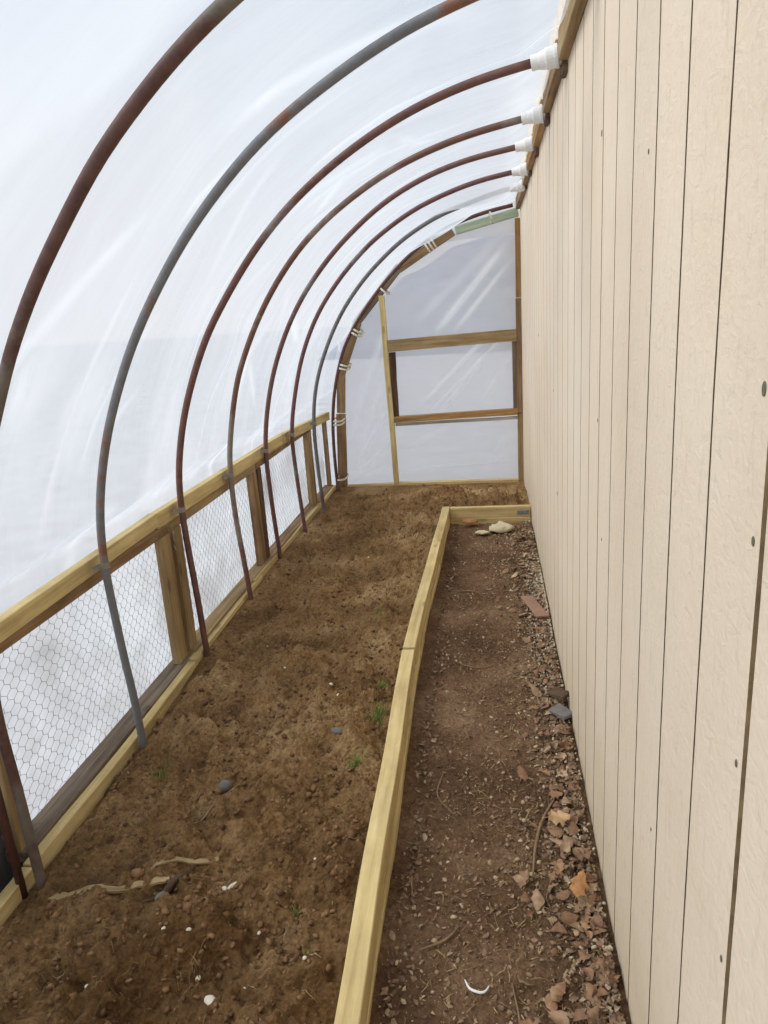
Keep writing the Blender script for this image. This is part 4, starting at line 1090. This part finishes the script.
# grass tufts --------------------------------------------------------------
def tuft(x, y, n, h, spread, lab, mat, hf, seed):
    rr = np.random.default_rng(seed); vs = []; fs = []
    z0 = float(hf(x, y))
    for i in range(n):
        a = rr.uniform(0, 6.28); r = spread*.8*abs(np.clip(rr.normal(0, .4), -1, 1)); bx, by = x+r*math.cos(a), y+r*math.sin(a); bz = float(hf(bx, by))-.003
        hh = h*rr.uniform(.5, 1.1); la = rr.uniform(0, 6.28); ln = rr.uniform(.1, .9)*hh; w = rr.uniform(.0008, .0018)
        k = len(vs); pa = la+1.57
        for j in range(4):
            t = j/3; px = bx+math.cos(la)*ln*t*t; py = by+math.sin(la)*ln*t*t; pz = bz+hh*t*(1-.3*t*ln/hh); ww = w*(1-t*.85)
            vs.append((px-math.cos(pa)*ww, py-math.sin(pa)*ww, pz)); vs.append((px+math.cos(pa)*ww, py+math.sin(pa)*ww, pz))
        for j in range(3): fs.append((k+2*j, k+2*j+1, k+2*j+3, k+2*j+2))
    return tag(put('grass_tuft', mesh_from('tuft', vs, fs), mat), lab, 'grass')
tuft(-.49, 2.73, 110, .038, .045, 'small green grass tuft beside the border, just before the board joint', GRASS, bed_h, 1)
tuft(-.475, 2.50, 150, .046, .060, 'green grass tuft by the border, second of the row beside the near board', GRASS, bed_h, 2)
tuft(-.50, 2.16, 140, .046, .055, 'bushy green tuft by the border, nearest of the row of three', GRASS, bed_h, 3)
tuft(-.57, 1.57, 30, .026, .040, 'sparse green sprout on the bed, level with the half-buried strip of wood', GRASS, bed_h, 4)
tuft(-.49, 1.385, 22, .020, .022, 'tiny green sprout beside the border at the bottom of the bed', GRASS, bed_h, 5)
tuft(-1.24, 2.15, 34, .05, .05, 'thin mixed green and dry sprout near the foot of the grey hoop', GRASS, bed_h, 6)
tuft(-1.16, 1.86, 50, .06, .05, 'dry straw-coloured tuft between the two nearest hoop feet', STRAW, bed_h, 7)
tuft(-.60, 3.35, 60, .03, .10, 'flat dark green weed patch in the middle of the bed', GRASS, bed_h, 8)
tuft(-1.0, 3.5, 70, .04, .08, 'dry grey-green weed clump in the middle left of the bed', STRAW, bed_h, 9)
tuft(-.93, 2.75, 60, .04, .07, 'dry straw-coloured weed clump level with the double post', STRAW, bed_h, 10)
tuft(-.85, 4.1, 30, .025, .05, 'small dark weed in the far middle of the bed', GRASS, bed_h, 11)
tuft(-.80, 1.36, 50, .05, .09, 'matted dry grass over the dug hollow at the bottom of the bed', STRAW, bed_h, 12)
tuft(.19, 3.0, 24, .022, .03, 'small green sprout on the path near the shed wall', GRASS, path_h, 13)

# ------------------------------------------------------------------ light
w = bpy.data.worlds.new('sky'); scene.world = w; w.use_nodes = True
nt = w.node_tree; nt.nodes.clear(); L = nt.links.new
tc = N(nt, 'ShaderNodeTexCoord'); sp = N(nt, 'ShaderNodeSeparateXYZ'); L(tc.outputs['Generated'], sp.inputs[0])
r = ramp(nt, [(0.0, (0.93, 0.94, 0.97)), (0.25, (0.86, 0.90, 0.97)), (0.50, (0.58, 0.75, 0.93)), (1.0, (0.34, 0.55, 0.84))]); L(sp.outputs['Z'], r.inputs[0])
n = N(nt, 'ShaderNodeTexNoise', inp={'Scale': 2.2, 'Detail': 5, 'Roughness': 0.55}); L(tc.outputs['Generated'], n.inputs['Vector'])
cr = ramp(nt, [(0.42, (0, 0, 0)), (0.70, (.45, .45, .45))]); L(n.outputs['Fac'], cr.inputs[0])
mx = N(nt, 'ShaderNodeMix', data_type='RGBA'); L(cr.outputs[0], mx.inputs['Factor']); L(r.outputs[0], mx.inputs[6]); mx.inputs[7].default_value = (1.0, 1.0, 1.0, 1)
bg = N(nt, 'ShaderNodeBackground', inp={'Strength': 0.80}); L(mx.outputs[2], bg.inputs['Color'])
wo = N(nt, 'ShaderNodeOutputWorld'); L(bg.outputs[0], wo.inputs[0])

sd = bpy.data.lights.new('sun', 'SUN'); sd.energy = 3.2; sd.angle = math.radians(35); sd.color = (1.0, 0.965, 0.90)
so = link(bpy.data.objects.new('sun', sd)); so.rotation_euler = Vector((0.72, 0.22, -0.80)).to_track_quat('-Z', 'Y').to_euler()

# ------------------------------------------------------------------ camera (eye height 1.6 m, pitched down, slight roll)
cd = bpy.data.cameras.new('camera'); cam = link(bpy.data.objects.new('camera', cd)); scene.camera = cam
cd.sensor_fit = 'VERTICAL'; cd.sensor_height = 24.0; cd.lens = 720/1024*24.0; cd.clip_start = 0.05; cd.clip_end = 300
R = [[0.98831163, -0.0257286, -0.1502603], [0.13735242, -0.27734623, 0.95090135], [-0.06613948, -0.96042548, -0.27057062]]
cam.matrix_world = Matrix(((R[0][0], -R[0][1], -R[0][2], 0), (R[1][0], -R[1][1], -R[1][2], 0), (R[2][0], -R[2][1], -R[2][2], 1.6), (0, 0, 0, 1)))

scene.view_settings.view_transform = 'Standard'
scene.view_settings.look = 'None'
scene.view_settings.gamma = 1.0
scene.view_settings.use_curve_mapping = False
scene.view_settings.exposure = 0.06
